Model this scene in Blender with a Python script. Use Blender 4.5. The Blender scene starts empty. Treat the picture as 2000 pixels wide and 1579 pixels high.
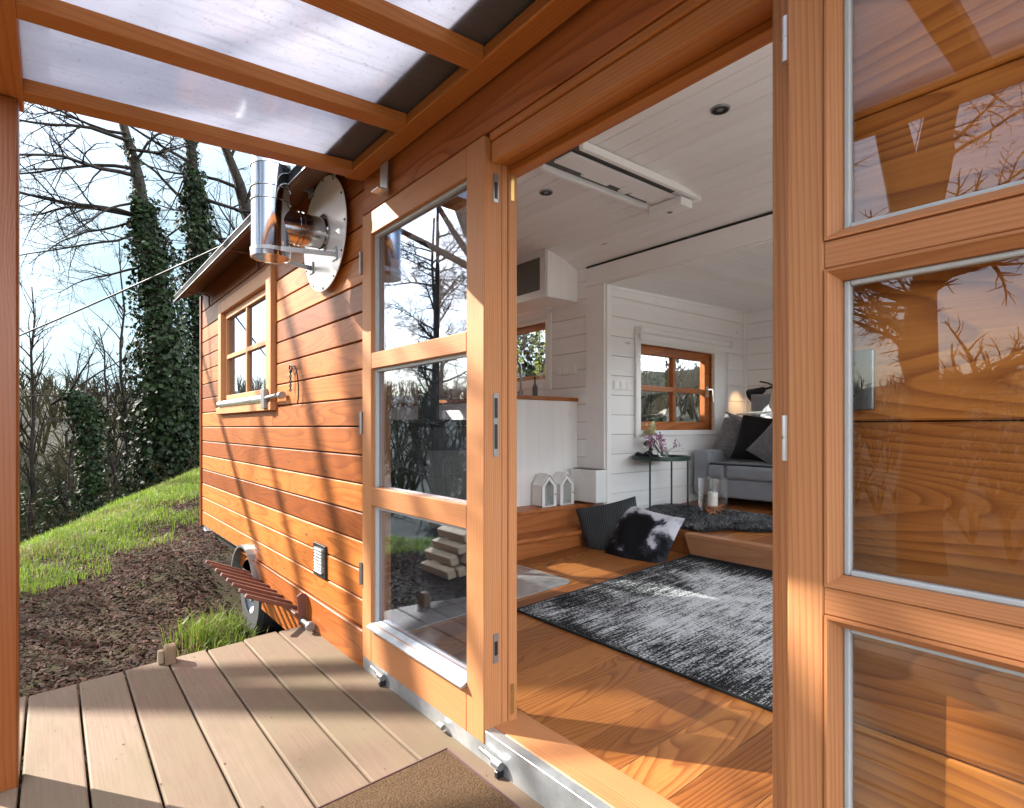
import bpy, bmesh, math, random
import numpy as np
from mathutils import Vector, Matrix, Euler

# ------------------------------------------------------------------ camera, world, sun, exposure
scene = bpy.context.scene
COL = scene.collection
R = math.radians
K = 0.044                                   # floors and deck fall gently away from the back of the house
cam_d = bpy.data.cameras.new('camera'); cam = bpy.data.objects.new('camera', cam_d); COL.objects.link(cam)
cam.location = (0, -1.1, 1.07); cam.rotation_euler = (R(90), 0, R(51.2156))
cam_d.sensor_width = 36; cam_d.lens = 36*1120/2000; cam_d.shift_y = 45.5/2000
cam_d.clip_start = 0.02; cam_d.clip_end = 3000
scene.camera = cam
L = Vector((1.0, 0.68, -0.75)).normalized()  # where the sunlight travels
EL = math.asin(-L.z); AZ = math.atan2(-L.x, -L.y)
world = bpy.data.worlds.new('World'); scene.world = world; world.use_nodes = True
wn = world.node_tree.nodes; wl = world.node_tree.links; wn.clear()
w_out = wn.new('ShaderNodeOutputWorld'); w_bg = wn.new('ShaderNodeBackground')
w_sky = wn.new('ShaderNodeTexSky'); w_sky.sky_type = 'NISHITA'; w_sky.sun_disc = False
w_sky.sun_elevation = EL; w_sky.sun_rotation = AZ; w_sky.air_density = 1.0; w_sky.dust_density = 1.5; w_sky.ozone_density = 1.0
w_tc = wn.new('ShaderNodeTexCoord'); w_map = wn.new('ShaderNodeMapping'); w_map.inputs['Scale'].default_value = (1, 1, 2.6)
w_no = wn.new('ShaderNodeTexNoise'); w_no.inputs['Scale'].default_value = 1.7; w_no.inputs['Detail'].default_value = 7; w_no.inputs['Roughness'].default_value = .55
w_mr = wn.new('ShaderNodeMapRange'); w_mr.inputs['From Min'].default_value = .36; w_mr.inputs['From Max'].default_value = .66
w_mr.inputs['To Min'].default_value = .05; w_mr.inputs['To Max'].default_value = .75
w_mx = wn.new('ShaderNodeMix'); w_mx.data_type = 'RGBA'; w_mx.inputs[7].default_value = (62.0, 64.0, 67.0, 1)
wl.new(w_tc.outputs['Generated'], w_map.inputs['Vector']); wl.new(w_map.outputs['Vector'], w_no.inputs['Vector'])
w_cl = wn.new('ShaderNodeMix'); w_cl.data_type = 'RGBA'; w_cl.inputs[7].default_value = (1.9, 3.0, 3.5, 1)
w_k = wn.new('ShaderNodeMapRange'); w_k.inputs['From Min'].default_value = .90; w_k.inputs['From Max'].default_value = .985; w_k.inputs['To Max'].default_value = .92
w_dot = wn.new('ShaderNodeVectorMath'); w_dot.operation = 'DOT_PRODUCT'; w_dot.inputs[1].default_value = Vector((-.95, .20, .10)).normalized()
w_fill_bank = wn.new('ShaderNodeVectorMath'); w_fill_bank.operation = 'DOT_PRODUCT'; w_fill_bank.inputs[1].default_value = Vector((.72, .66, .10)).normalized()   # unseen cloud bank, added to push daylight into the room
w_clr = wn.new('ShaderNodeMapRange'); w_clr.inputs['From Min'].default_value = -.15; w_clr.inputs['From Max'].default_value = .45; w_clr.inputs['To Min'].default_value = .05; w_clr.inputs['To Max'].default_value = 1.25
wl.new(w_tc.outputs['Generated'], w_fill_bank.inputs[0])
w_mul = wn.new('ShaderNodeMath'); w_mul.operation = 'MULTIPLY'; w_mul.use_clamp = True
wl.new(w_tc.outputs['Generated'], w_dot.inputs[0]); wl.new(w_dot.outputs['Value'], w_k.inputs['Value']); wl.new(w_k.outputs['Result'], w_cl.inputs[0]); wl.new(w_fill_bank.outputs['Value'], w_clr.inputs['Value'])
wl.new(w_no.outputs['Fac'], w_mr.inputs['Value']); wl.new(w_mr.outputs['Result'], w_mul.inputs[0]); wl.new(w_clr.outputs['Result'], w_mul.inputs[1]); wl.new(w_mul.outputs[0], w_mx.inputs[0])
wl.new(w_sky.outputs['Color'], w_cl.inputs[6]); wl.new(w_cl.outputs[2], w_mx.inputs[6]); wl.new(w_mx.outputs[2], w_bg.inputs['Color'])
w_bg.inputs['Strength'].default_value = 0.05
wl.new(w_bg.outputs['Background'], w_out.inputs['Surface'])
sun_d = bpy.data.lights.new('sun', 'SUN'); sun_d.energy = 3.7; sun_d.angle = R(0.5); sun_d.color = (1.0, .94, .85)
sun = bpy.data.objects.new('sun', sun_d); COL.objects.link(sun); sun.location = (-30, -20, 25)
sun.rotation_euler = L.to_track_quat('-Z', 'Y').to_euler()
scene.view_settings.view_transform = 'Standard'; scene.view_settings.look = 'None'
scene.view_settings.exposure = 2.4; scene.view_settings.gamma = 1
cy = scene.cycles
cy.max_bounces = 14; cy.diffuse_bounces = 10; cy.glossy_bounces = 5; cy.transmission_bounces = 8; cy.transparent_max_bounces = 24
cy.use_denoising = True; cy.sample_clamp_indirect = 8; cy.caustics_reflective = False; cy.caustics_refractive = False
scene.render.engine = 'CYCLES'

# ------------------------------------------------------------------ mesh helpers
class MB:
    """collects boxes, tubes and sheets; link() turns them into one mesh object"""
    def __init__(s): s.v = []; s.f = []; s.m = []; s.sm = []; s.uv = None
    def add(s, verts, faces, mat=0, smooth=False):
        o = len(s.v); s.v.extend([tuple(p) for p in verts])
        for f in faces: s.f.append([i+o for i in f]); s.m.append(mat); s.sm.append(smooth)
    def box(s, x0, x1, y0, y1, z0, z1, mat=0, k=0.0):
        P = [(x, y, z+k*y) for z in (z0, z1) for y in (y0, y1) for x in (x0, x1)]
        s.add(P, [(0,2,3,1),(4,5,7,6),(0,1,5,4),(2,6,7,3),(0,4,6,2),(1,3,7,5)], mat)
    def hexa(s, P, mat=0):
        s.add(P, [(0,2,3,1),(4,5,7,6),(0,1,5,4),(2,6,7,3),(0,4,6,2),(1,3,7,5)], mat)
    def bar(s, a, b, w, h, up=(0,0,1), mat=0):
        a = Vector(a); b = Vector(b); d = (b-a).normalized(); up = Vector(up)
        sx = d.cross(up); sx = (sx.normalized() if sx.length > 1e-6 else Vector((1,0,0))); uz = sx.cross(d).normalized()
        P = [p + sx*(w/2*i) + uz*(h/2*j) for j in (-1,1) for p in (a,b) for i in (-1,1)]
        s.hexa(P, mat)
    def prism(s, pts, axis, a0, a1, mat=0):
        """polygon pts (2D) extruded along axis 'x','y','z' from a0 to a1"""
        n = len(pts)
        def mk(p, a): return {'x': (a, p[0], p[1]), 'y': (p[0], a, p[1]), 'z': (p[0], p[1], a)}[axis]
        P = [mk(p, a0) for p in pts]+[mk(p, a1) for p in pts]
        F = [list(range(n))[::-1], list(range(n, 2*n))]+[[i, (i+1) % n, n+(i+1) % n, n+i] for i in range(n)]
        s.add(P, F, mat)
    def tube(s, pts, rad, n=8, mat=0, cap=True, smooth=True):
        pts = [Vector(p) for p in pts]; m = len(pts)
        if not hasattr(rad, '__len__'): rad = [rad]*m
        V = []; ref = None
        for i, p in enumerate(pts):
            t = (pts[min(i+1, m-1)]-pts[max(i-1, 0)])
            t = t.normalized() if t.length > 1e-9 else Vector((0,0,1))
            if ref is None: ref = t.orthogonal().normalized()
            ref = (ref - t*ref.dot(t)); ref = ref.normalized() if ref.length > 1e-6 else t.orthogonal().normalized()
            b = t.cross(ref)
            for k in range(n):
                a = 2*math.pi*k/n; V.append(p+(ref*math.cos(a)+b*math.sin(a))*rad[i])
        F = [(i*n+k, i*n+(k+1) % n, (i+1)*n+(k+1) % n, (i+1)*n+k) for i in range(m-1) for k in range(n)]
        s.add(V, F, mat, smooth)
        if cap and n > 3:
            s.add([V[k] for k in range(n)], [list(range(n))[::-1]], mat); s.add([V[(m-1)*n+k] for k in range(n)], [list(range(n))], mat)
    def lathe(s, prof, c, n=32, mat=0, axis='z', smooth=True):
        """profile [(r, h)...] revolved about an axis through c"""
        V = []
        for r, h in prof:
            for k in range(n):
                a = 2*math.pi*k/n; x, y = r*math.cos(a), r*math.sin(a)
                V.append({'z': (c[0]+x, c[1]+y, c[2]+h), 'y': (c[0]+x, c[1]+h, c[2]+y), 'x': (c[0]+h, c[1]+x, c[2]+y)}[axis])
        m = len(prof); ring = [(k, (k+1) % n, n+(k+1) % n, n+k) for k in range(n)]
        for i in range(m-1): s.add(V[i*n:(i+2)*n], ring, mat, smooth)
    def planks(s, axis, a0, a1, zs, d0, d1, holes=(), gap=.004, mat=0, k=0.0):
        """boards between successive zs, lying along axis, thickness d0..d1 on the other axis, minus rectangular holes (a0,a1,z0,z1)"""
        for z0, z1 in zip(zs[:-1], zs[1:]):
            rects = [(a0, a1, z0+gap/2, z1-gap/2)]
            for h in holes:
                out = []
                for r in rects:
                    if h[1] <= r[0] or h[0] >= r[1] or h[3] <= r[2] or h[2] >= r[3]: out.append(r); continue
                    if h[0] > r[0]: out.append((r[0], h[0], r[2], r[3]))
                    if h[1] < r[1]: out.append((h[1], r[1], r[2], r[3]))
                    xa, xb = max(r[0], h[0]), min(r[1], h[1])
                    if h[2] > r[2]: out.append((xa, xb, r[2], h[2]))
                    if h[3] < r[3]: out.append((xa, xb, h[3], r[3]))
                rects = out
            for r in rects:
                if r[1]-r[0] < .004 or r[3]-r[2] < .004: continue
                if axis == 'x': s.box(r[0], r[1], d0, d1, r[2], r[3], mat, k)
                else: s.box(d0, d1, r[0], r[1], r[2], r[3], mat, k)

def wpos(o):
    p = Vector((0,0,0))
    while o is not None: p += Vector(o.location); o = o.parent
    return p
def link(name, mb, mats, parent=None, bevel=0, seg=1, origin=None, sub=0):
    me = bpy.data.meshes.new(name)
    if parent is not None: off = wpos(parent)
    elif origin is not None: off = Vector(origin)
    else: off = Vector((0,0,0))
    V = np.array(mb.v, dtype=float)-np.array(off)
    me.from_pydata(V.tolist(), [], mb.f)
    mats = mats if isinstance(mats, (list, tuple)) else [mats]
    for m in mats: me.materials.append(m)
    me.polygons.foreach_set('material_index', mb.m); me.polygons.foreach_set('use_smooth', mb.sm)
    if mb.uv is not None:
        ul = me.uv_layers.new(name='UVMap')
        ids = np.zeros(len(me.loops), dtype=np.int32); me.loops.foreach_get('vertex_index', ids)
        ul.data.foreach_set('uv', np.array(mb.uv, dtype=float)[ids].ravel())
    me.update()
    o = bpy.data.objects.new(name, me); COL.objects.link(o)
    if parent is not None: o.parent = parent
    else: o.location = off
    if bevel:
        b = o.modifiers.new('edge', 'BEVEL'); b.width = bevel; b.segments = seg; b.limit_method = 'ANGLE'; b.angle_limit = R(40)
    if sub:
        b = o.modifiers.new('smooth', 'SUBSURF'); b.levels = sub; b.render_levels = sub
    return o
def tag(o, label, cat, group=None, kind=None):
    if label: o['label'] = label
    if cat: o['category'] = cat
    if group: o['group'] = group
    if kind: o['kind'] = kind
    return o
def thing(name, label, cat, loc, group=None):
    o = bpy.data.objects.new(name, None); o.empty_display_size = .1; COL.objects.link(o); o.location = loc
    return tag(o, label, cat, group)

# ------------------------------------------------------------------ materials
class G:
    def __init__(s, name):
        s.m = bpy.data.materials.new(name); s.m.use_nodes = True; s.n = s.m.node_tree.nodes; s.l = s.m.node_tree.links; s.n.clear()
        s.out = s.n.new('ShaderNodeOutputMaterial')
    def put(s, inp, v):
        if isinstance(v, bpy.types.NodeSocket): s.l.new(v, inp)
        elif v is not None: inp.default_value = v
    def node(s, t, ins=None, **kw):
        n = s.n.new(t)
        for a, b in kw.items(): setattr(n, a, b)
        for a, b in (ins or {}).items(): s.put(n.inputs[a], b)
        return n
    def math(s, op, a, b=None, c=None, clamp=False):
        n = s.n.new('ShaderNodeMath'); n.operation = op; n.use_clamp = clamp
        s.put(n.inputs[0], a); s.put(n.inputs[1], b)
        if c is not None: s.put(n.inputs[2], c)
        return n.outputs[0]
    def vm(s, op, a, b=None):
        n = s.n.new('ShaderNodeVectorMath'); n.operation = op; s.put(n.inputs[0], a)
        if op == 'SCALE': s.put(n.inputs['Scale'], b)
        else: s.put(n.inputs[1], b)
        return n.outputs[0]
    def noise(s, vec, scale=5, detail=3, rough=.5, dist=0.0):
        return s.node('ShaderNodeTexNoise', {'Vector': vec, 'Scale': scale, 'Detail': detail, 'Roughness': rough, 'Distortion': dist}).outputs['Fac']
    def mix(s, fac, a, b, blend='MIX'):
        n = s.n.new('ShaderNodeMix'); n.data_type = 'RGBA'; n.blend_type = blend
        s.put(n.inputs[0], fac); s.put(n.inputs[6], a if isinstance(a, bpy.types.NodeSocket) else (*a, 1)); s.put(n.inputs[7], b if isinstance(b, bpy.types.NodeSocket) else (*b, 1))
        return n.outputs[2]
    def mr(s, v, a, b, c=0.0, d=1.0, smooth=False):
        n = s.n.new('ShaderNodeMapRange'); n.clamp = True
        if smooth: n.interpolation_type = 'SMOOTHSTEP'
        s.put(n.inputs['Value'], v); s.put(n.inputs['From Min'], a); s.put(n.inputs['From Max'], b); s.put(n.inputs['To Min'], c); s.put(n.inputs['To Max'], d)
        return n.outputs['Result']
    def pos(s): return s.n.new('ShaderNodeNewGeometry').outputs['Position']
    def rnd(s): return s.n.new('ShaderNodeNewGeometry').outputs['Random Per Island']
    def bsdf(s, col, rough=.5, metal=0, spec=.5, bump=None, bump_d=.002, bump_s=.5, **kw):
        b = s.n.new('ShaderNodeBsdfPrincipled')
        s.put(b.inputs['Base Color'], col if isinstance(col, bpy.types.NodeSocket) else (*col, 1))
        s.put(b.inputs['Roughness'], rough); s.put(b.inputs['Metallic'], metal); s.put(b.inputs['Specular IOR Level'], spec)
        for a, v in kw.items(): s.put(b.inputs[a.replace('_', ' ')], v)
        if bump is not None:
            n = s.node('ShaderNodeBump', {'Height': bump, 'Distance': bump_d, 'Strength': bump_s}); s.l.new(n.outputs['Normal'], b.inputs['Normal'])
        return b
    def done(s, shader):
        s.l.new(shader.outputs[0] if not isinstance(shader, bpy.types.NodeSocket) else shader, s.out.inputs['Surface']); return s.m

def plain(name, col, rough=.5, metal=0, var=.12, scale=30, spec=.5, bump=0, **kw):
    g = G(name); p = g.pos(); n = g.noise(p, scale, 4, .6); n2 = g.noise(p, scale*.13, 3)
    c = g.mix(g.mr(n, .3, .7), tuple(x*(1-var) for x in col), tuple(min(1, x*(1+var)) for x in col))
    c = g.mix(g.math('MULTIPLY', g.mr(n2, .35, .7), .5), c, tuple(x*(1-var*1.5) for x in col))
    return g.done(g.bsdf(c, g.mr(n2, .3, .7, rough*.85, min(1, rough*1.15)), metal, spec, bump=n if bump else None, bump_d=bump or .001, **kw))

def wood(name, light, dark, axis='x', scale=3.0, stretch=.09, rings=9.0, contrast=.75, knots=.5, knot_col=(.08,.03,.012), kscale=2.3, var=.25,
         warm=None, rough=.42, spec=.4, straight=0.0, bump=.0006, coat=0.0, weather=None):
    g = G(name); p = g.pos(); r = g.rnd()
    off = g.node('ShaderNodeCombineXYZ', {'X': g.math('MULTIPLY', r, 37.0), 'Y': g.math('MULTIPLY', r, 91.7), 'Z': g.math('MULTIPLY', r, 53.3)}).outputs[0]
    q = g.vm('ADD', p, off)
    st = {'x': (stretch,1,1), 'y': (1,stretch,1), 'z': (1,1,stretch)}[axis]
    qs = g.vm('MULTIPLY', q, st)
    field = g.noise(qs, scale, 2.0, .4, .15)
    if straight:
        a = {'x': (.02,1,1.3), 'y': (1.2,.02,1), 'z': (1,1.2,.02)}[axis]
        d = g.node('ShaderNodeVectorMath', {0: q, 1: a}, operation='DOT_PRODUCT').outputs['Value']
        field = g.math('ADD', g.math('MULTIPLY', field, 1-straight), g.math('MULTIPLY', d, straight*13.0))
    kst = {'x': (.30,1,1), 'y': (1,.30,1), 'z': (1,1,.30)}[axis]
    vo = g.node('ShaderNodeTexVoronoi', {'Vector': g.vm('MULTIPLY', q, kst), 'Scale': kscale*2, 'Randomness': 1.0}); dist = vo.outputs['Distance']
    sep = g.node('ShaderNodeSeparateColor', {'Color': vo.outputs['Color']})
    on = g.math('LESS_THAN', sep.outputs[0], knots)
    kf = g.math('MULTIPLY', g.math('POWER', g.mr(dist, 0.0, .42, 1.0, 0.0), 2.2), on)
    field = g.math('ADD', field, g.math('MULTIPLY', kf, .34))
    saw = g.math('FRACT', g.math('MULTIPLY', field, rings))
    ring = g.node('ShaderNodeValToRGB', {'Fac': saw}); e = ring.color_ramp.elements
    e[0].position = 0; e[0].color = (.05,.05,.05,1); e[1].position = 1; e[1].color = (.1,.1,.1,1)
    for ps, vv in ((.45,.22), (.8,.8), (.9,1.0)):
        x = e.new(ps); x.color = (vv,vv,vv,1)
    rg = ring.outputs['Color']
    rgf = g.math('MULTIPLY', g.node('ShaderNodeSeparateColor', {'Color': rg}).outputs[0], contrast)
    fst = {'x': (.02,1,1), 'y': (1,.02,1), 'z': (1,1,.02)}[axis]
    fib = g.noise(g.vm('MULTIPLY', q, fst), 220, 3, .6)
    big = g.noise(g.vm('MULTIPLY', q, st), 1.6, 3, .5)
    c = g.mix(rgf, light, dark)
    wm = warm or tuple(a*.5+b*.5 for a, b in zip(light, dark))
    c = g.mix(g.math('MULTIPLY', g.mr(big, .35, .7), .45), c, wm)
    c = g.mix(g.math('MULTIPLY', g.mr(fib, .35, .75), .35), c, dark)
    hv = g.math('ADD', 1.0-var, g.math('MULTIPLY', g.math('FRACT', g.math('MULTIPLY', r, 7.31)), 2*var))
    c = g.mix(1.0, c, g.node('ShaderNodeCombineColor', {0: hv, 1: g.math('POWER', hv, 1.25), 2: g.math('POWER', hv, 1.5)}).outputs[0], 'MULTIPLY')
    km = g.math('MULTIPLY', g.mr(dist, .035, .075, 1.0, 0.0, True), on)
    c = g.mix(g.math('MULTIPLY', km, .85), c, knot_col)
    if weather:
        wz = g.noise(q, 2.7, 5, .65, .3); c = g.mix(g.mr(wz, .40, .64, 0, .9), c, weather); wy = g.noise(q, 1.1, 4, .6); c = g.mix(g.mr(wy, .52, .70, 0, .45), c, tuple(x*.62 for x in weather))
        sp = g.noise(q, 45, 3, .7); c = g.mix(g.mr(sp, .66, .72, 0, .5), c, tuple(x*.35 for x in weather))
    h = g.math('ADD', g.math('MULTIPLY', rgf, -.5), fib)
    return g.done(g.bsdf(c, g.mr(fib, .2, .8, rough*.85, rough*1.2), 0, spec, bump=h, bump_d=bump, Coat_Weight=coat, Coat_Roughness=.25))

def glass(name, base=.08, power=2.5, tint=(.93,.95,.95), refl=(1,1,1)):
    g = G(name); lw = g.node('ShaderNodeLayerWeight', {'Blend': .5})
    f = g.math('ADD', base, g.math('MULTIPLY', g.math('POWER', lw.outputs['Facing'], power), 1-base))
    t = g.node('ShaderNodeBsdfTransparent', {'Color': (*tint, 1)}); gl = g.node('ShaderNodeBsdfGlossy', {'Color': (*refl,1), 'Roughness': 0.0})
    return g.done(g.node('ShaderNodeMixShader', {0: f, 1: t.outputs[0], 2: gl.outputs[0]}))

ORL = (.50,.19,.055); ORD = (.30,.085,.02)
M = {}
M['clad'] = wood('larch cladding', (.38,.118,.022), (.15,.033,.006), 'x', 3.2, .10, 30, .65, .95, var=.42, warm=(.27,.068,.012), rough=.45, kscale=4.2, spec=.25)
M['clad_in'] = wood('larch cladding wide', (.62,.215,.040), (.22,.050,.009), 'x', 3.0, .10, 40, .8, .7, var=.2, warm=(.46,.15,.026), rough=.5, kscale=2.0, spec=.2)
M['stile'] = wood('larch stile', (.48,.222,.095), (.29,.105,.036), 'z', 3, .03, 9, .6, .0, var=.10, rough=.5, straight=.8, spec=.25)
M['rail'] = wood('larch rail', (.48,.212,.09), (.28,.10,.035), 'x', 3, .04, 12, .6, .04, var=.12, rough=.5, straight=.6, spec=.25)
M['header'] = wood('larch header', (.42,.135,.034), (.19,.048,.011), 'x', 2.6, .07, 22, .75, .35, var=.15, rough=.45, spec=.25)
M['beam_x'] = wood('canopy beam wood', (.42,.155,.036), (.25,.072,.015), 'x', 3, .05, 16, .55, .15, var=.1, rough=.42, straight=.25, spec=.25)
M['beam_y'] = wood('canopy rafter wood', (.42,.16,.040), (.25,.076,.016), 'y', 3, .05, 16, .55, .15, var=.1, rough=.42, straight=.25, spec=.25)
M['beam_z_shaded'] = wood('canopy post wood', (.21,.062,.013), (.11,.026,.005), 'z', 3, .05, 16, .65, .25, var=.1, rough=.32, straight=.3, spec=.35)  # same timber as the beams, its colour darkened for the post's shade
M['floor'] = wood('larch floor', (.37,.140,.036), (.15,.038,.008), 'y', 3.3, .14, 46, .85, .5, var=.26, rough=.4, kscale=1.9, spec=.3)
M['step'] = wood('larch step', (.46,.165,.052), (.24,.065,.016), 'y', 2.6, .12, 22, .65, .25, var=.14, rough=.4, spec=.3)
M['step_x'] = wood('larch platform edge', (.50,.24,.12), (.33,.12,.05), 'x', 2.8, .1, 9, .5, .2, var=.1, rough=.42)
M['deck'] = wood('weathered deck board', (.185,.127,.090), (.118,.076,.052), 'x', 4, .06, 26, .4, .10, var=.12, rough=.75, spec=.25, weather=(.145,.112,.068), knot_col=(.1,.06,.035))
M['block'] = wood('grey brown block', (.22,.15,.09), (.12,.08,.045), 'x', 6, .2, 8, .5, 0, rough=.8)
WL = (.88,.87,.86); WD = (.79,.775,.765)
for ax in 'xyz':
    M['white_'+ax] = wood('white glazed board '+ax, WL, WD, ax, 3, .09, 8, .45, .35, knot_col=(.55,.53,.50), var=.02, rough=.5, spec=.35, kscale=2.4, bump=.0003)
M['darkback'] = plain('board joint backing', (.05,.02,.01), .8)
M['white_paint'] = plain('white paint', (.88,.88,.87), .4, var=.03)
M['grey_paint'] = plain('grey slot', (.11,.105,.10), .6)
M['galv'] = plain('galvanised steel', (.52,.55,.57), .38, .75, .25, 14)
M['alu'] = plain('bare aluminium', (.78,.79,.80), .32, .85, .06)
M['gasket'] = plain('grey gasket', (.42,.45,.46), .55, 0, .06)
g = G('polished flue steel'); pz = g.pos()
nz = g.noise(g.vm('MULTIPLY', pz, (1,1,.25)), 9, 3, .5)
M['steel'] = g.done(g.bsdf((.44,.44,.45), g.mr(nz, .3, .7, .07, .16), 1.0, bump=nz, bump_d=.004, bump_s=.25))
M['black'] = plain('black metal', (.018,.018,.02), .45, .3)
M['brown_metal'] = plain('oxide red slat', (.13,.045,.03), .5)
M['rubber'] = plain('tyre rubber', (.02,.02,.021), .8, bump=.002)
M['glass'] = glass('window glass', .035, 2.2)
M['leafglass'] = glass('coated door glass', .050, 2.3, (.86,.89,.90), (.66,.79,1.0))
M['openglass'] = glass('clear door glass', .052, 2.4, (.96,.97,.965))
M['platesteel'] = plain('brushed steel plate', (.90,.90,.90), .3, .12, .04, 8)
M['clear'] = glass('clear vase glass', .06, 2.2, (.97,.98,.98))
M['roof'] = plain('dark roof felt', (.020,.020,.022), .9, spec=.08, bump=.002)
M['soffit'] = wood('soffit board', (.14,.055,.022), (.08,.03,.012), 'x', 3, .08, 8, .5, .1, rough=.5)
g = G('milky polycarbonate'); p = g.pos(); nn = g.noise(p, 1.3, 3); dn = g.noise(p, 60, 4, .7)
tc = g.mix(g.mr(nn, .3, .7), (.46,.465,.52), (.60,.60,.65)); tc = g.mix(g.mr(dn, .58, .70, 0, .55), tc, (.30,.28,.27)); sk_ = g.noise(g.vm('MULTIPLY', p, (34,2.2,1)), 2.0, 4, .7); tc = g.mix(g.mr(sk_, .50, .72, 0, .35), tc, (.33,.32,.35))
tr = g.node('ShaderNodeBsdfTranslucent', {'Color': tc}); df = g.node('ShaderNodeBsdfDiffuse', {'Color': (.55,.54,.56,1)})
gl = g.node('ShaderNodeBsdfGlossy', {'Color': (1,1,1,1), 'Roughness': .08})
m1 = g.node('ShaderNodeMixShader', {0: .12, 1: tr.outputs[0], 2: df.outputs[0]})
lw = g.node('ShaderNodeLayerWeight', {'Blend': .35})
m2 = g.node('ShaderNodeMixShader', {0: g.math('MULTIPLY', lw.outputs['Fresnel'], .7), 1: m1.outputs[0], 2: gl.outputs[0]})
M['poly'] = g.done(m2)
M['glass_dark'] = plain('smoked cabinet glass', (.10,.095,.09), .35)
M['green'] = plain('dark green lacquer', (.035,.062,.052), .3, .2, .08)
M['wax'] = plain('white wax', (.82,.78,.72), .5, Subsurface_Weight=.2)
M['brass'] = plain('brass', (.55,.36,.12), .35, .9)
M['coir'] = None
def fabric(name, col, scale=350, var=.35, rough=.95, sheen=.3, blot=.15):
    g = G(name); p = g.pos(); n = g.noise(p, scale, 2, .7); n2 = g.noise(p, 9, 3)
    c = g.mix(g.mr(n, .3, .7), tuple(x*(1-var) for x in col), tuple(min(1, x*(1+var)) for x in col))
    c = g.mix(g.mr(n2, .4, .7, 0, blot*2), c, tuple(x*.6 for x in col))
    return g.done(g.bsdf(c, rough, 0, .2, bump=n, bump_d=.001, Sheen_Weight=sheen))
M['sofa'] = fabric('grey sofa fabric', (.30,.32,.36))
M['sofa_dark'] = fabric('dark seat fabric', (.035,.036,.042))
M['velvet'] = fabric('grey velvet', (.15,.15,.16), 40, .35, .9, .5)
M['blackcloth'] = fabric('black cloth', (.012,.012,.013), sheen=.1)
M['cream'] = fabric('cream cloth', (.70,.67,.60))
g = G('ribbed charcoal cloth'); p = g.pos(); uvn = g.node('ShaderNodeUVMap'); sx = g.node('ShaderNodeSeparateXYZ', {'Vector': uvn.outputs[0]})
w = g.math('SINE', g.math('ADD', g.math('MULTIPLY', sx.outputs[0], 170.0), g.math('MULTIPLY', g.noise(uvn.outputs[0], 3, 2), 9.0)))
M['ribbed'] = g.done(g.bsdf(g.mix(g.mr(w, -1, 1), (.030,.034,.038), (.075,.083,.09)), .9, 0, .25, bump=w, bump_d=.004))
g = G('black and white print cloth'); uvn = g.node('ShaderNodeUVMap'); n1 = g.noise(uvn.outputs[0], 3.1, 6, .62, .35)
sx = g.node('ShaderNodeSeparateXYZ', {'Vector': uvn.outputs[0]})
f = g.math('ADD', n1, g.math('MULTIPLY', g.math('SUBTRACT', sx.outputs[1], .55), .30))
bl = g.math('SUBTRACT', f, g.math('MULTIPLY', g.mr(g.node('ShaderNodeVectorMath', {0: uvn.outputs[0], 1: (.45,.62,0)}, operation='DISTANCE').outputs['Value'], .12, .34, 1.0, 0.0, True), .34))
rp = g.node('ShaderNodeValToRGB', {'Fac': bl}); e = rp.color_ramp.elements; e[0].position = .38; e[0].color = (.008,.008,.010,1); e[1].position = .62; e[1].color = (.62,.62,.68,1)
x = e.new(.49); x.color = (.045,.045,.06,1); x = e.new(.53); x.color = (.36,.36,.42,1)
M['print'] = g.done(g.bsdf(rp.outputs[0], .9, 0, .2))
g = G('grey cushion with white sectors'); uvn = g.node('ShaderNodeUVMap')
sc = g.vm('FRACTION', g.vm('MULTIPLY', uvn.outputs[0], (2,2,1)))
dd = g.node('ShaderNodeVectorMath', {0: sc, 1: (0,0,0)}, operation='DISTANCE').outputs['Value']
M['sector'] = g.done(g.bsdf(g.mix(g.math('LESS_THAN', dd, .82), (.10,.10,.11), (.68,.65,.58)), .9, 0, .2))
# rug: streaky black and pale weave
g = G('streaked rug'); p = g.pos()
st1 = g.noise(g.vm('MULTIPLY', p, (26,2.4,1)), 3, 5, .7); st2 = g.noise(g.vm('MULTIPLY', p, (1.1,1.6,1)), 1.6, 5, .62, .4); pile = g.noise(p, 95, 4, .85); st3 = g.noise(g.vm('MULTIPLY', p, (90,7,1)), 2, 3, .7)
sp = g.node('ShaderNodeSeparateXYZ', {'Vector': p})
edge = g.math('MULTIPLY', g.math('MAXIMUM', g.mr(sp.outputs[0], -1.75, -2.28, 0, 1), g.math('MAXIMUM', g.mr(sp.outputs[1], 1.12, .77, 0, .8), g.mr(sp.outputs[1], 2.0, 2.3, 0, 1.2))), .17)
f = g.math('SUBTRACT', g.math('ADD', g.math('MULTIPLY', st2, .62), g.math('ADD', g.math('MULTIPLY', st1, .3), g.math('MULTIPLY', st3, .22))), edge)
f = g.math('ADD', f, g.math('ADD', g.math('MULTIPLY', g.math('SUBTRACT', pile, .5), .85), g.math('MULTIPLY', g.math('SUBTRACT', g.noise(g.vm('MULTIPLY', p, (120,5,1)), 1, 3, .6), .5), .5)))
c = g.mix(g.mr(f, .46, .62), (.010,.010,.012), (.60,.61,.63))
M['rug'] = g.done(g.bsdf(c, .95, 0, .15, bump=pile, bump_d=.002, bump_s=.6))
g = G('brown coir mat'); p = g.pos(); ck = g.node('ShaderNodeTexVoronoi', {'Vector': p, 'Scale': 150.0}); n = g.noise(p, 240, 2, .7)
c = g.mix(g.mr(ck.outputs['Distance'], .1, .6), (.11,.068,.034), (.05,.029,.014)); c = g.mix(g.mr(n, .3, .7, 0, .5), c, (.10,.055,.03))
M['coir'] = g.done(g.bsdf(c, .95, 0, .15, bump=g.math('SUBTRACT', n, ck.outputs['Distance']), bump_d=.006))
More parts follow.
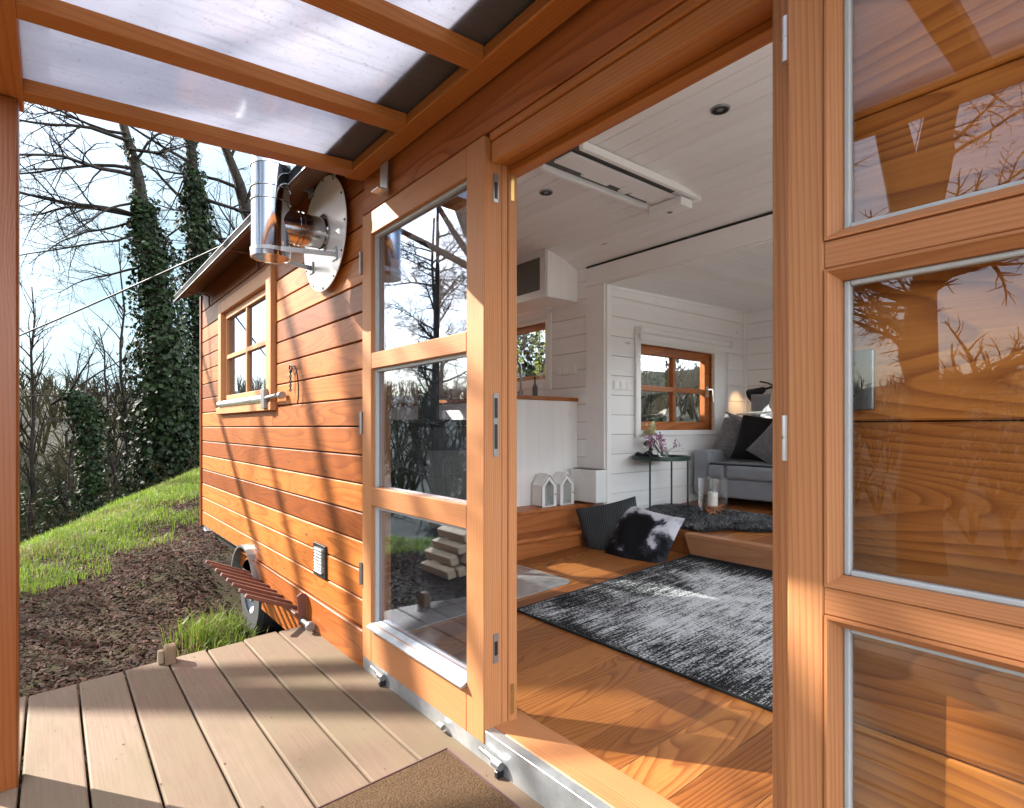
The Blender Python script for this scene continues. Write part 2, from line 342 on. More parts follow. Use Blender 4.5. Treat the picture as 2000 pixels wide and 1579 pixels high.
M['matedge'] = fabric('maroon mat edging', (.05,.012,.010))
def leafy(name, c1, c2, rough=.45, spec=.5, transl=.25):
    g = G(name); r = g.rnd(); n = g.noise(g.pos(), 2.2, 3)
    c = g.mix(r, c1, c2); c = g.mix(g.mr(n, .35, .65, 0, .5), c, tuple(x*.5 for x in c1))
    b = g.bsdf(c, rough, 0, spec); t = g.node('ShaderNodeBsdfTranslucent', {'Color': c})
    return g.done(g.node('ShaderNodeMixShader', {0: transl, 1: b.outputs[0], 2: t.outputs[0]}))
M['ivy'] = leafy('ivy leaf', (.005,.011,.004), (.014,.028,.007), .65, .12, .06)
M['grass'] = leafy('grass blade', (.09,.165,.012), (.22,.29,.03), .5, .35, .4)
M['straw'] = leafy('dry straw blade', (.16,.13,.05), (.30,.25,.11), .7, .15, .3)
M['drygrass'] = leafy('willow leaf', (.16,.22,.04), (.34,.36,.10), .6, .3, .4)
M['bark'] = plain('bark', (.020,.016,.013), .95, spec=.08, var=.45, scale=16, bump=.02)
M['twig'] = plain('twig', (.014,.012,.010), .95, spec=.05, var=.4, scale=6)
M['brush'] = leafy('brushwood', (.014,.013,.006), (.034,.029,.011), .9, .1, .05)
M['mulch'] = leafy('bark chip', (.014,.006,.004), (.085,.036,.022), .8, .12, 0)
M['log'] = wood('split firewood', (.50,.36,.21), (.33,.21,.11), 'x', 6, .15, 9, .5, .1, var=.2, rough=.8)
M['cable'] = plain('black cable', (.02,.02,.02), .6)
M['petal_p'] = leafy('pink petal', (.55,.22,.42), (.75,.45,.65), .6, .3, .3)
M['petal_y'] = leafy('pale yellow petal', (.72,.68,.35), (.85,.82,.55), .6, .3, .3)
M['stem'] = leafy('flower leaf', (.05,.12,.02), (.10,.20,.05), .5, .3, .2)
M['fur'] = leafy('grey fur', (.03,.032,.036), (.36,.37,.39), .7, .3, .1)
M['plastic'] = plain('white plastic', (.82,.82,.81), .3, 0, .02)
M['satin'] = plain('satin steel plate', (.26,.27,.275), .35, .7, .04)

# ------------------------------------------------------------------ the ground
CA = Vector((-7.25,-1.34)); CT = Vector((-.81,.586)); CN = Vector((-.586,-.81))
def s_of(x, y): return (x-CA.x)*CN.x+(y-CA.y)*CN.y
def sst(a, b, x):
    t = min(1, max(0, (x-a)/(b-a))); return t*t*(3-2*t)
def hash2(x, y): return math.sin(x*1.7+y*.9)*.5+math.sin(x*.63-y*1.31+2)*.5
def gz(x, y):
    s = s_of(x, y); t = (x-CA.x)*CT.x+(y-CA.y)*CT.y
    zc = min(.42, max(-.34, -.28+.145*t)); inner = -.40+.05*sst(0, 6, t)+.27*sst(4.7, 6.2, -x)*sst(-1.2, -.2, y)
    if s < 0: z = zc+(inner-zc)*sst(.15, 2.3, -s)
    else: z = zc-(.30*s*s if s < 1 else .30+.6*(s-1))
    d = math.hypot(x, y)
    z = max(z, -9-.02*d) if s > 0 else z
    if d > 60: z = z+(min(d, 340)-60)/280*46*(.75+.25*hash2(x*.012, y*.012))
    return z+.025*hash2(x*2.1, y*2.3)*(1 if s > -3 else .3)
mb = MB(); rr = [0]; a = .35
while rr[-1] < 1500: rr.append(rr[-1]+a); a *= 1.05 if rr[-1] > 14 else 1.0
NA = 220; V = []
for i, r_ in enumerate(rr):
    for k in range(NA):
        th = 2*math.pi*k/NA; x = -5+r_*math.cos(th); y = 0+r_*math.sin(th); V.append((x, y, gz(x, y)))
mb.add(V, [(i*NA+k, i*NA+(k+1) % NA, (i+1)*NA+(k+1) % NA, (i+1)*NA+k) for i in range(len(rr)-1) for k in range(NA)], 0, True)
g = G('soil and woodland ground'); p = g.pos(); n = g.noise(p, 3, 5, .6); n2 = g.noise(p, .35, 6, .65); n3 = g.noise(p, 30, 4, .7)
dd = g.node('ShaderNodeVectorMath', {0: p, 1: (-5,0,0)}, operation='DISTANCE').outputs['Value']
near = g.mix(g.mr(n, .45, .75), (.028,.018,.012), (.05,.05,.018)); near = g.mix(g.mr(n3, .4, .7, 0, .5), near, (.03,.022,.014))
far = g.mix(g.mr(n2, .35, .65), (.018,.018,.012), (.034,.032,.022))
M['ground'] = g.done(g.bsdf(g.mix(g.mr(dd, 12, 40), near, far), .95, 0, .1, bump=n3, bump_d=.02))
g = G('pale gravel'); p = g.pos(); vo = g.node('ShaderNodeTexVoronoi', {'Vector': p, 'Scale': 42.0}); n = g.noise(p, 1.3, 4)
c = g.mix(vo.outputs['Distance'], (.50,.48,.45), (.26,.24,.22)); c = g.mix(g.mr(n, .4, .7, 0, .4), c, (.36,.33,.29))
M['gravel'] = g.done(g.bsdf(c, .9, 0, .2, bump=vo.outputs['Distance'], bump_d=.02))
yd = MB(); gx_ = [1.9+.8*i for i in range(30)]; gy_ = [-5.5+.8*i for i in range(22)]
yd.add([(x, y, gz(x, y)+.012) for y in gy_ for x in gx_], [(j*30+i, j*30+i+1, (j+1)*30+i+1, (j+1)*30+i) for j in range(21) for i in range(29)], 0, True)
gx_ = [-.6+.5*i for i in range(6)]; gy_ = [2.75+.8*i for i in range(12)]
yd.add([(x, y, gz(x, y)+.008) for y in gy_ for x in gx_], [(j*6+i, j*6+i+1, (j+1)*6+i+1, (j+1)*6+i) for j in range(11) for i in range(5)], 0, True)
tag(link('bounce_gravel', yd, M['gravel']), 'unseen pale gravel yard added to bounce daylight into the tiny house', 'yard', kind='structure')  # added sheet that reflects sunlight up through the windows
ground = link('ground', mb, M['ground']); tag(ground, 'woodland bank falling away behind the tiny house', 'ground', kind='structure')

# ------------------------------------------------------------------ the tiny house: shell
X0, X1, YB = -6.02, 1.35, 2.33              # left end, right end, inner face of the back wall
house = thing('tiny_house', 'orange larch clad tiny house with open glazed doors and white interior', 'tiny house', (-2.0, 1.15, -.4))
P = lambda name, mb, mat, bev=0, par=None, **kw: link(name, mb, mat, par or house, bev, **kw)
zj = [.029+.1305*i for i in range(17)]
zj = zj[:16]+[2.145, 2.345]                    # last board is the wide one under the eave
FW = (.50, 1.18, .35, 2.0)
WIN = (-5.16, -3.80, 1.19, 2.07)
mb = MB(); mb.planks('x', X0, -2.412, zj, 0.0, .016, [WIN, (X0-.1, -4.62, -.2, .155)], .0065)
P('cladding', mb, M['clad'], .0038)
mb = MB(); mb.planks('x', -.50, X1, [-.1, .28, .55, .81, 1.08, 1.345, 1.61, 1.88, 2.15, 2.36], 0.0, .016, [FW], .003)
P('cladding', mb, M['clad_in'], .003)
mb = MB(); mb.planks('x', X0, X1, [-.05, 2.36], .018, .075, [WIN, FW, (-2.41, -.5, -.2, 2.02), (X0-.1, -4.60, -.2, .158)], .0)
P('wall_core', mb, M['darkback'])
mb = MB(); mb.planks('x', -6.0, X1-.1, [.10+.14*i for i in range(18)], .075, .10, [(-5.05,-3.9,1.25,2.0), FW, (-2.41, -.5, -.2, 2.02)], .003)
P('inner_front_wall', mb, M['white_x'])
mb = MB(); mb.box(X0-.025, X0+.0, -.012, 2.45, .15, 2.30); mb.box(X0, X0+.03, -.014, .0, .15, 2.30)
P('corner_trim', mb, M['beam_z_shaded'], .003)
mb = MB(); mb.planks('y', .08, 2.43, [.10+.14*i for i in range(17)], X0+.06, X0+.08, [(.6,1.9,1.35,2.1)], .003); mb.planks('y', .02, 2.45, [.1, 2.36], X0+.001, X0+.058, [(.6,1.9,1.35,2.1)], 0)
P('end_wall', mb, M['white_y'])
# bevelled skirt board over the axle, with its cut for the wheel
mb = MB()
pts = [(-4.62,.165),(-2.405,.165),(-2.405,-.004),(-3.12,-.004),(-3.16,-.13),(-3.98,-.13)]
for i in range(7):
    a = R(20+i*11.5); pts.append((-4.33+.40*math.cos(a), -.13+.30*math.sin(a)))
pts.append((-4.62, .155))
mb.prism(pts, 'y', -.022, -.001)
P('skirt', mb, M['clad'], .008)
mb = MB()
arc = [(-4.36+.335*math.cos(R(t)), -.10+.335*math.sin(R(t))) for t in range(25, 181, 12)]
arc2 = [(-4.36+.318*math.cos(R(t)), -.10+.318*math.sin(R(t))) for t in range(25, 181, 12)]
mb.prism(arc+arc2[::-1], 'y', -.05, .26)
P('mudguard', mb, M['satin'])
wh = MB(); wh.lathe([(.13,-.10),(.245,-.10),(.275,-.07),(.28,0),(.275,.07),(.245,.10),(.13,.10)], (-4.36,.10,-.12), 40, 0, 'y'); P('wheel', wh, M['rubber'])
wheel = house.children[-1]
wh = MB(); wh.lathe([(.0,-.085),(.05,-.095),(.06,-.07),(.12,-.06),(.15,-.098),(.16,-.10),(.16,.09),(.0,.09)], (-4.36,.10,-.12), 40, 0, 'y'); P('rim', wh, M['satin'], par=wheel)
mb = MB(); mb.box(-5.0, X1-.2, .35, 2.2, -.08, .05); mb.box(X0+.05, X1, .10, 2.43, .03, .085, 0, K)
P('chassis', mb, M['black'])
def sash(mb, axis, a, b, z0, z1, d0, d1, fw, nx, nz, bw):
    """frame with nx by nz lights; returns the lights as (a,b,z0,z1)"""
    def bx(p, q, r, s, e0=d0, e1=d1): (mb.box(p, q, e0, e1, r, s) if axis == 'x' else mb.box(e0, e1, p, q, r, s))
    bx(a, a+fw, z0, z1); bx(b-fw, b, z0, z1); bx(a+fw, b-fw, z0, z0+fw); bx(a+fw, b-fw, z1-fw, z1)
    i0, i1 = a+fw, b-fw; k0, k1 = z0+fw, z1-fw; s = abs(d1-d0)*.08
    xs = [i0]; out = []
    wl_ = (i1-i0-bw*(nx-1))/nx; hl = (k1-k0-bw*(nz-1))/nz
    for i in range(nx-1): bx(i0+wl_*(i+1)+bw*i, i0+(wl_+bw)*(i+1), k0, k1, d0+s, d1-s)
    for j in range(nz-1):
        for i in range(nx): bx(i0+(wl_+bw)*i, i0+(wl_+bw)*i+wl_, k0+hl*(j+1)+bw*j, k0+(hl+bw)*(j+1), d0+s, d1-s)
    for i in range(nx):
        for j in range(nz): out.append((i0+(wl_+bw)*i, i0+(wl_+bw)*i+wl_, k0+(hl+bw)*j, k0+(hl+bw)*j+hl))
    return out
# roof: barrel vault with a boarded soffit and a metal drip edge
SK = (-.68, .98, .45, 1.85)                # unseen roof window, added to light the room from its far end (x0, x1, y0, y1)
def zc(y): return 2.53-.145*((y-1.165)/1.165)**4
def zr(y): return 2.255+(.44*math.sin(math.pi*min(1, max(0, (y+.21)/2.76)))**.5)
ys = [-.21+2.76*i/24 for i in range(25)]
mb = MB()
for t, f in ((.035, 0), (.0, 1)):
    pass
def vault(mb, xa, xb, ya, yb, n=24):
    q = [ya+(yb-ya)*i/n for i in range(n+1)]; n += 1
    V = [(x, y, zr(y)+h) for h in (.034, .012) for x in (xa, xb) for y in q]
    F = [(i, i+1, n+i+1, n+i) for i in range(n-1)]+[(2*n+i, 3*n+i, 3*n+i+1, 2*n+i+1) for i in range(n-1)]
    F += [(i+1, i, 2*n+i, 2*n+i+1) for i in range(n-1)]+[(n+i, n+i+1, 3*n+i+1, 3*n+i) for i in range(n-1)]
    F += [(0, n, 3*n, 2*n), (n-1, 3*n-1, 4*n-1, 2*n-1)]
    mb.add(V, F)
vault(mb, -6.06, SK[0], -.21, 2.55); vault(mb, SK[1], X1+.05, -.21, 2.55); vault(mb, SK[0], SK[1], -.21, SK[2], 8); vault(mb, SK[0], SK[1], SK[3], 2.55, 8)
roof = P('roof', mb, M['roof'])
mb = MB()
for a in ((SK[0]-.03,SK[0],SK[2]-.03,SK[3]+.03),(SK[1],SK[1]+.03,SK[2]-.03,SK[3]+.03),(SK[0],SK[1],SK[2]-.03,SK[2]),(SK[0],SK[1],SK[3],SK[3]+.03)): mb.box(a[0],a[1],a[2],a[3],2.47,2.80)
sky_f = P('added_skylight', mb, M['white_paint'], .002)
mb = MB(); mb.box(SK[0], SK[1], SK[2], SK[3], 2.77, 2.776); P('pane', mb, M['glass'], par=sky_f)
mb = MB(); mb.box(-6.06, X1, -.222, -.219, 2.224, 2.229); mb.box(-6.06, X1, -.222, -.219, 2.274, 2.278); P('drip_edge', mb, M['galv'], par=roof)
mb = MB(); mb.box(-6.06, X1, -.2185, -.211, 2.228, 2.280); P('fascia', mb, M['roof'], par=roof)
mb = MB(); mb.box(-6.06, X1, -.21, -.185, 2.232, 2.262)
mb.hexa([(-6.05,-.185,2.25),(X1,-.185,2.25),(-6.05,.012,2.345),(X1,.012,2.345),(-6.05,-.185,2.262),(X1,-.185,2.262),(-6.05,.012,2.357),(X1,.012,2.357)])
P('soffit', mb, M['soffit'], par=roof)
for xx in (-5.62, -4.1):
    mb = MB(); mb.tube([(xx,-.228,2.262),(xx,-.16,2.235),(xx,-.03,2.235),(xx,-.012,2.22),(xx,-.012,2.14)], .007, 6); P('gutter_clip', mb, M['brown_metal'], par=roof)
mb = MB(); mb.lathe([(.0,0),(.25,0),(.24,.05),(.16,.10),(.0,.115)], (-5.75,.42,2.56), 24); P('roof_vent', mb, M['glass_dark'], par=roof)
# inner ceiling boards (barrel), floor, back wall
mb = MB(); y = .1
while y < YB-.01:
    y2 = min(y+.125, YB); a, b = y+.0018, y2-.0018
    for xa, xb in (((-5.95, SK[0]-.03), (SK[1]+.03, X1-.1)) if (y2 > SK[2]-.03 and y < SK[3]+.03) else ((-5.95, X1-.1),)):
        mb.hexa([(xa,a,zc(a)),(xb,a,zc(a)),(xa,b,zc(b)),(xb,b,zc(b)),(xa,a,zc(a)+.014),(xb,a,zc(a)+.014),(xa,b,zc(b)+.014),(xb,b,zc(b)+.014)])
    y = y2
mb.box(-5.95, SK[0]-.03, .80, .905, 2.505, 2.523)
P('ceiling', mb, M['white_x'], .002)
mb = MB()
def cback(xa, xb, ya, yb, n=12):
    V = [(x, ya+(yb-ya)*i/n, zc(ya+(yb-ya)*i/n)+.018) for x in (xa, xb) for i in range(n+1)]; mb.add(V, [(i, i+1, n+1+i+1, n+1+i) for i in range(n)])
cback(-5.98, SK[0]-.03, .09, YB); cback(SK[1]+.03, X1-.08, .09, YB); cback(SK[0]-.03, SK[1]+.03, .09, SK[2]-.03, 4); cback(SK[0]-.03, SK[1]+.03, SK[3]+.03, YB, 4)
P('ceiling_back', mb, M['white_paint'])
mb = MB(); x = -3.06
while x < X1-.1:
    w = .165; mb.box(x+.0008, min(x+w, X1-.1)-.0008, .10, YB+.0, .074, .09, 0, K); x += w
P('floor', mb, M['floor'], .0008)
KW = (-4.66, -3.785, 1.50, 2.01)
mb = MB(); mb.planks('x', -5.95, -3.10, [.10+.145*i for i in range(18)], YB, YB+.03, [KW], .0035)
P('back_wall', mb, M['white_x'], .0015)
NW = (-.28, 1.12, .95, 2.12)
mb = MB(); mb.planks('x', -.62, X1-.1, [.10+.145*i for i in range(18)], YB, YB+.03, [NW], .0035)
P('back_wall', mb, M['white_x'], .0015)
mb = MB(); mb.planks('x', X0, X1, [-.05, 2.66], YB+.032, YB+.12, [KW, NW, (-3.10, -.62, -.3, 2.30)], 0); P('back_core', mb, M['clad'])
mb = MB(); mb.box(-3.282, -3.083, YB-.018, YB-.001, .17, 2.215); P('post', mb, M['white_z'], .002)
mb = MB(); mb.box(-3.282, X1-.1, YB-.018, YB-.001, 2.217, 2.366); P('beam', mb, M['white_x'], .002)
mb = MB(); mb.box(-3.28, X1-.1, YB-.014, YB-.0005, 2.3665, 2.3815); P('shadow_gap', mb, M['black'])
# right end wall: a wide unseen window added below for daylight, white boards above
EWN = (.20, 2.23, .24, 1.62)
mb = MB(); mb.planks('y', .10, YB, [.10+.14*i for i in range(18)], X1-.1, X1-.08, [EWN], .003); P('end_wall', mb, M['white_y'])
mb = MB(); mb.planks('y', .02, 2.45, [-.05+.1305*i for i in range(21)], X1-.075, X1, [EWN], .003); P('end_cladding', mb, M['clad'])
def glazed(axis, a, b, z0, z1, d0, d1, mid=True):  # builds the extra windows added for daylight
    mb = MB(); lights = sash(mb, axis, a, b, z0, z1, d0, d1, .055, 2 if mid else 1, 1, .05); w_ = P('window', mb, M['stile'], .003); dm = (d0+d1)/2
    for l in lights:
        mb = MB()
        if axis == 'x': mb.box(l[0], l[1], dm-.002, dm+.002, l[2], l[3])
        else: mb.box(dm-.002, dm+.002, l[0], l[1], l[2], l[3])
        P('pane', mb, M['glass'], par=w_)
# slide-out bay behind the room
BX0, BX1, BY = -3.083, -.62, 4.43
mb = MB(); y = YB
x = BX0
while x < BX1:
    mb.box(x+.0008, min(x+.195, BX1)-.0008, YB+.03, BY, .215, .235, 0, K); x += .195
P('bay_floor', mb, M['floor'], .0008)
mb = MB(); mb.box(-2.33, BX1, YB-.035, YB+.03, .215, .241, 0, K); mb.hexa([(-2.33,YB-.03,.30),(BX1,YB-.03,.30),(-2.33,YB+.03,.30),(BX1,YB+.03,.30),(-2.33,YB-.033,.318),(BX1,YB-.033,.318),(-2.33,YB+.03,.318),(BX1,YB+.03,.318)])
mb.hexa([(-2.30,YB-.008,.19),(BX1,YB-.008,.19),(-2.30,YB+.03,.19),(BX1,YB+.03,.19),(-2.325,YB-.03,.30),(BX1,YB-.03,.30),(-2.325,YB+.03,.30),(BX1,YB+.03,.30)])
P('step_edge', mb, M['step_x'], .002)
mb = MB(); mb.box(BX0, BX1, YB+.031, YB+.04, .15, .30); P('step_riser', mb, M['step'])
BW = (2.755, 3.86, 1.045, 1.775)
mb = MB(); mb.planks('y', YB+.0, BY, [.22+.1585*i for i in range(14)], BX0-.02, BX0, [BW], .0035); P('bay_wall', mb, M['white_y'], .0015)
mb = MB(); mb.planks('y', YB+.125, BY+.1, [.0, 2.4], BX0-.12, BX0-.022, [BW], 0); P('bay_core', mb, M['clad'])
mb = MB(); mb.planks('x', BX0, BX1, [.22+.1585*i for i in range(14)], BY, BY+.02, [(-2.3,-.9,1.35,2.05)], .0035); P('bay_wall', mb, M['white_x'], .0015)
mb = MB(); mb.planks('y', YB+.0, BY, [.22+.1585*i for i in range(14)], BX1, BX1+.02, [(2.6,4.2,.75,2.05)], .0035); P('bay_wall', mb, M['white_y'], .0015)
mb = MB(); mb.planks('x', BX0-.02, BX1+.02, [.0, 2.4], BY+.022, BY+.10, [(-2.3,-.9,1.35,2.05)], 0); mb.planks('y', YB+.125, BY+.02, [.0, 2.4], BX1+.022, BX1+.10, [(2.6,4.2,.75,2.05)], 0); P('bay_core', mb, M['clad'])
mb = MB(); mb.box(BX0-.1, BX1+.1, YB+.125, BY+.1, 2.25, 2.33, 0, .012)
P('bay_roof', mb, M['roof'])
mb = MB(); mb.box(BX1-.002, BX1+.03, YB-.018, YB+.125, .16, 2.24); P('post', mb, M['white_z'], .002)
mb = MB(); y = YB
for i in range(17):
    xa = BX0+i*.145; xb = min(xa+.145, BX1); mb.box(xa+.0012, xb-.0012, YB, BY, 2.155, 2.17, 0, .021)
mb.box(BX0, BX1, YB, BY, 2.171, 2.175, 0, .021); P('bay_ceiling', mb, M['white_y'], .0015)
mb = MB(); mb.box(BX0, BX0+.012, YB, BY, 2.135, 2.155, 0, .021); mb.box(BX0, BX0+.025, BY-.022, BY, .40, 2.24); mb.box(BX0, BX0+.014, YB, BY-.5, .238, .30, 0, K); mb.box(BX0-.001, BX0+.016, YB, YB+.05, .3, 2.21)
P('bay_trim', mb, M['white_paint'], .001)

# windows ------------------------------------------------------------------
# unseen windows, added on the hidden sides to let daylight in
glazed('x', FW[0], FW[1], FW[2], FW[3], .02, .08, False); glazed('y', EWN[0], EWN[1], EWN[2], EWN[3], X1-.07, X1-.01); glazed('x', NW[0], NW[1], NW[2], NW[3], YB+.04, YB+.10); glazed('x', -2.3, -.9, 1.35, 2.05, BY+.01, BY+.07); glazed('y', 2.6, 4.2, .75, 2.05, BX1+.02, BX1+.08); glazed('y', .6, 1.9, 1.35, 2.1, X0+.02, X0+.07)
# front window
mb = MB(); w0, w1, v0, v1 = -5.245, -3.745, 1.177, 2.09
mb.box(w0, w0+.10, -.02, .03, v0+.05, v1); mb.box(w1-.105, w1, -.03, .03, v0+.05, v1); mb.box(w0+.10, w1-.105, -.02, .03, v1-.09, v1); mb.box(w0-.01, w1+.01, -.035, .03, v0, v0+.05)
fwin = P('window', mb, M['stile'], .003)
mb = MB(); lights = sash(mb, 'x', w0+.10, w1-.105, v0+.10, v1-.09, .012, .06, .05, 2, 2, .035); P('sash', mb, M['stile'], .003, par=fwin)
for l in lights:
    mb = MB(); mb.box(l[0], l[1], .034, .038, l[2], l[3]); P('pane', mb, M['leafglass'], par=fwin)
mb = MB(); mb.tube([(w0+.11,-.028,1.255),(w1-.12,-.028,1.255)], .026, 12); mb.box(w0+.1, w1-.11, -.03, .012, 1.225, 1.235); P('shutter_roller', mb, M['alu'], par=fwin)
mb = MB(); mb.box(-3.875, -3.80, -.055, -.022, 1.19, 1.315); mb.tube([(-3.80,-.04,1.255),(-3.58,-.045,1.262)], .013, 8); mb.lathe([(.0,-.02),(.022,-.02),(.022,.02),(.0,.02)], (-3.53,-.03,1.262), 12, 0, 'x'); P('end_cap', mb, M['satin'], .002, par=fwin)
# kitchen window in the back wall
mb = MB(); lights = sash(mb, 'x', KW[0], KW[1], KW[2], KW[3], YB+.05, YB+.11, .045, 1, 1, .03); kw = P('window', mb, M['step_x'], .003)
for l in lights:
    mb = MB(); mb.box(l[0], l[1], YB+.078, YB+.082, l[2], l[3]); P('pane', mb, M['glass'], par=kw)
mb = MB()
for a in ((KW[0]-.07, KW[0], KW[2]-.07, KW[3]+.07), (KW[1], KW[1]+.075, KW[2]-.10, KW[3]+.07), (KW[0], KW[1], KW[2]-.07, KW[2]), (KW[0], KW[1], KW[3], KW[3]+.07)): mb.box(a[0], a[1], YB-.012, YB-.001, a[2], a[3])
P('casing', mb, M['white_paint'], .002, par=kw)
# bay window, hung in a white lined recess
mb = MB(); lights = sash(mb, 'y', BW[0], BW[1], BW[2], BW[3], BX0-.10, BX0-.045, .075, 2, 2, .045); bwn = P('window', mb, M['step'], .003)
for l in lights:
    mb = MB(); mb.box(BX0-.075, BX0-.071, l[0], l[1], l[2], l[3]); P('pane', mb, M['glass'], par=bwn)
mb = MB()
for a in ((BW[0]-.07, BW[0], BW[2]-.045, BW[3]+.075), (BW[1], BW[1]+.19, BW[2]-.045, BW[3]+.075), (BW[0], BW[1], BW[2]-.045, BW[2]), (BW[0], BW[1], BW[3], BW[3]+.075)): mb.box(BX0+.001, BX0+.014, a[0], a[1], a[2], a[3])
P('casing', mb, M['white_paint'], .002, par=bwn)
mb = MB(); mb.box(BX0-.045, BX0-.03, BW[1]-.06, BW[1]-.03, 1.36, 1.46); mb.tube([(BX0-.03,BW[1]-.045,1.43),(BX0+.02,BW[1]-.045,1.43),(BX0+.03,BW[1]-.05,1.415),(BX0+.03,BW[1]-.05,1.31)], .009, 8); P('handle', mb, M['alu'], par=bwn)

# doors --------------------------------------------------------------------
PZ = [(.225,.73), (.812,1.322), (1.391,1.905)]    # the three panes of a leaf
def leaf_frame(door, xa, xb, y0, y1, sl, sr, ztop=2.005, zbot=.055, bev=.003):
    mb = MB(); mb.box(xb-sr, xb, y0, y1, zbot, ztop); P('stile', mb, M['stile'], bev, par=door)
    for z0, z1 in ((zbot,.225),(.73,.812),(1.322,1.391),(1.905,ztop)):
        mb = MB(); mb.box(xa+sl, xb-sr, y0+.0006, y1-.0006, z0, z1); P('rail', mb, M['rail'], bev, par=door)
# closed leaf
LX0, LX1 = -2.405, -1.485
mb = MB(); mb.box(LX0, LX0+.09, -.022, .050, .055, 2.005)
dl = P('door', mb, M['stile'], .003); dl['label'] = 'closed left door leaf with reflecting glass'
leaf_frame(dl, LX0, LX1, -.022, .050, .09, .10)
mb = MB(); mb.box(LX1-.05, LX1+.0, .0505, .076, .085, 1.985); P('rebate', mb, M['stile'], .003, par=dl)
mb = MB(); mb.box(LX1-.075, LX1+.004, .0765, .113, .075, 1.975); P('cover_strip', mb, M['stile'], .003, par=dl)
for z0, z1 in PZ:
    mb = MB(); mb.box(LX0+.09, LX1-.10, .010, .015, z0, z1); P('pane', mb, M['leafglass'], par=dl)
for z0, z1 in PZ:
    mb = MB()
    for yy in (-.004,):
        mb.box(LX0+.09, LX0+.104, yy, .010, z0, z1); mb.box(LX0+.104, LX1-.10, yy, .010, z1-.012, z1); mb.box(LX1-.106, LX1-.10, yy, .010, z0, z1-.012)
    P('gasket', mb, M['gasket'], par=dl)
mb = MB(); mb.prism([(-.044,.206),(-.044,.212),(.008,.236),(.008,.226),(-.0225,.212),(-.0225,.206)], 'x', LX0+.085, LX1-.098); P('drip_rail', mb, M['galv'], par=dl)
for z in (.42, 1.09, 1.80):
    mb = MB(); mb.lathe([(.0,-.05),(.008,-.05),(.008,.05),(.0,.05)], (LX0-.006,-.026,z), 10); mb.box(LX0-.004, LX0+.0, -.03, .0, z-.04, z+.04); P('hinge', mb, M['satin'], par=dl)
for z0, z1, sl_ in ((1.80,1.892,((1.812,1.865),)),(.975,1.18,((1.00,1.08),(1.10,1.165))),(.305,.40,((.33,.375),))):
    mb = MB(); mb.box(LX1, LX1+.0025, .015, .035, z0, z1, 0)
    for q in sl_: mb.box(LX1+.0026, LX1+.0036, .019, .031, q[0], q[1], 1)
    P('lock_plate', mb, [M['satin'], M['black']], 0, par=dl)
for z0, z1 in ((1.82,1.93),(.12,.22)):
    mb = MB(); mb.box(LX1+.0042, LX1+.006, .084, .098, z0, z1); P('bolt_plate', mb, M['brass'], par=dl)
# open leaf, folded right back against the wall: its inner face is towards the room's view
RX0, RX1 = -.483, .44
mb = MB(); mb.box(RX0, RX0+.062, -.092, -.024, .055, 2.005)
dr = P('door', mb, M['stile'], .003); dr['label'] = 'right door leaf folded back against the wall'
PR = [(.20,.757), (.803,1.335), (1.380,1.935)]
mb = MB(); mb.box(RX1-.062, RX1, -.092, -.024, .055, 2.005); P('stile', mb, M['stile'], .002, par=dr)
for z0, z1 in ((.055,.20),(.757,.803),(1.335,1.380),(1.935,2.005)):
    mb = MB(); mb.box(RX0+.062, RX1-.062, -.0914, -.0246, z0, z1); P('rail', mb, M['rail'], .002, par=dr)
mb = MB(); mb.box(RX0-.018, RX0+.02, -.0235, -.010, .06, 1.99); P('rebate', mb, M['stile'], .002, par=dr)
A, B_ = RX0+.062, RX1-.062
for z0, z1 in PR:                               # moulded glazing bead, mitred at the corners
    ins = lambda d: [(A+d,z0+d),(B_-d,z0+d),(B_-d,z1-d),(A+d,z1-d)]
    prof = [(-.0005,-.080),(.0015,-.0945),(.006,-.0945),(.008,-.091),(.020,-.074),(.020,-.056)]
    mb = MB()
    for k in range(4):
        for (d0, y0), (d1, y1) in zip(prof[:-1], prof[1:]):
            a, b, c, d = ins(d0)[k], ins(d0)[(k+1) % 4], ins(d1)[(k+1) % 4], ins(d1)[k]
            mb.add([(a[0],y0,a[1]),(b[0],y0,b[1]),(c[0],y1,c[1]),(d[0],y1,d[1])], [(0,1,2,3)], 0 if k in (1,3) else 1)
    P('glazing_bead', mb, [M['stile'], M['rail']], par=dr)
    q0, q1, q2, q3 = A+.020, B_-.020, z0+.020, z1-.020
    mb = MB(); mb.box(q0, q0+.010, -.066, -.050, q2, q3); mb.box(q1-.010, q1, -.066, -.050, q2, q3); mb.box(q0+.010, q1-.010, -.066, -.050, q2, q2+.009); mb.box(q0+.010, q1-.010, -.066, -.050, q3-.009, q3)
    P('gasket', mb, M['gasket'], .002, par=dr)
    mb = MB(); mb.box(q0+.008, q1-.008, -.058, -.054, q2+.007, q3-.007); P('pane', mb, M['openglass'], par=dr)
for z in (1.05, 1.793):
    mb = MB(); mb.lathe([(.0,-.042),(.0085,-.042),(.0085,-.002),(.007,-.001),(.007,.003),(.0085,.004),(.0085,.042),(.0,.042)], (RX0-.030,-.030,z), 14); mb.box(RX0-.026, RX0-.01, -.032, -.028, z-.036, z+.036); P('hinge', mb, M['alu'], par=dr)
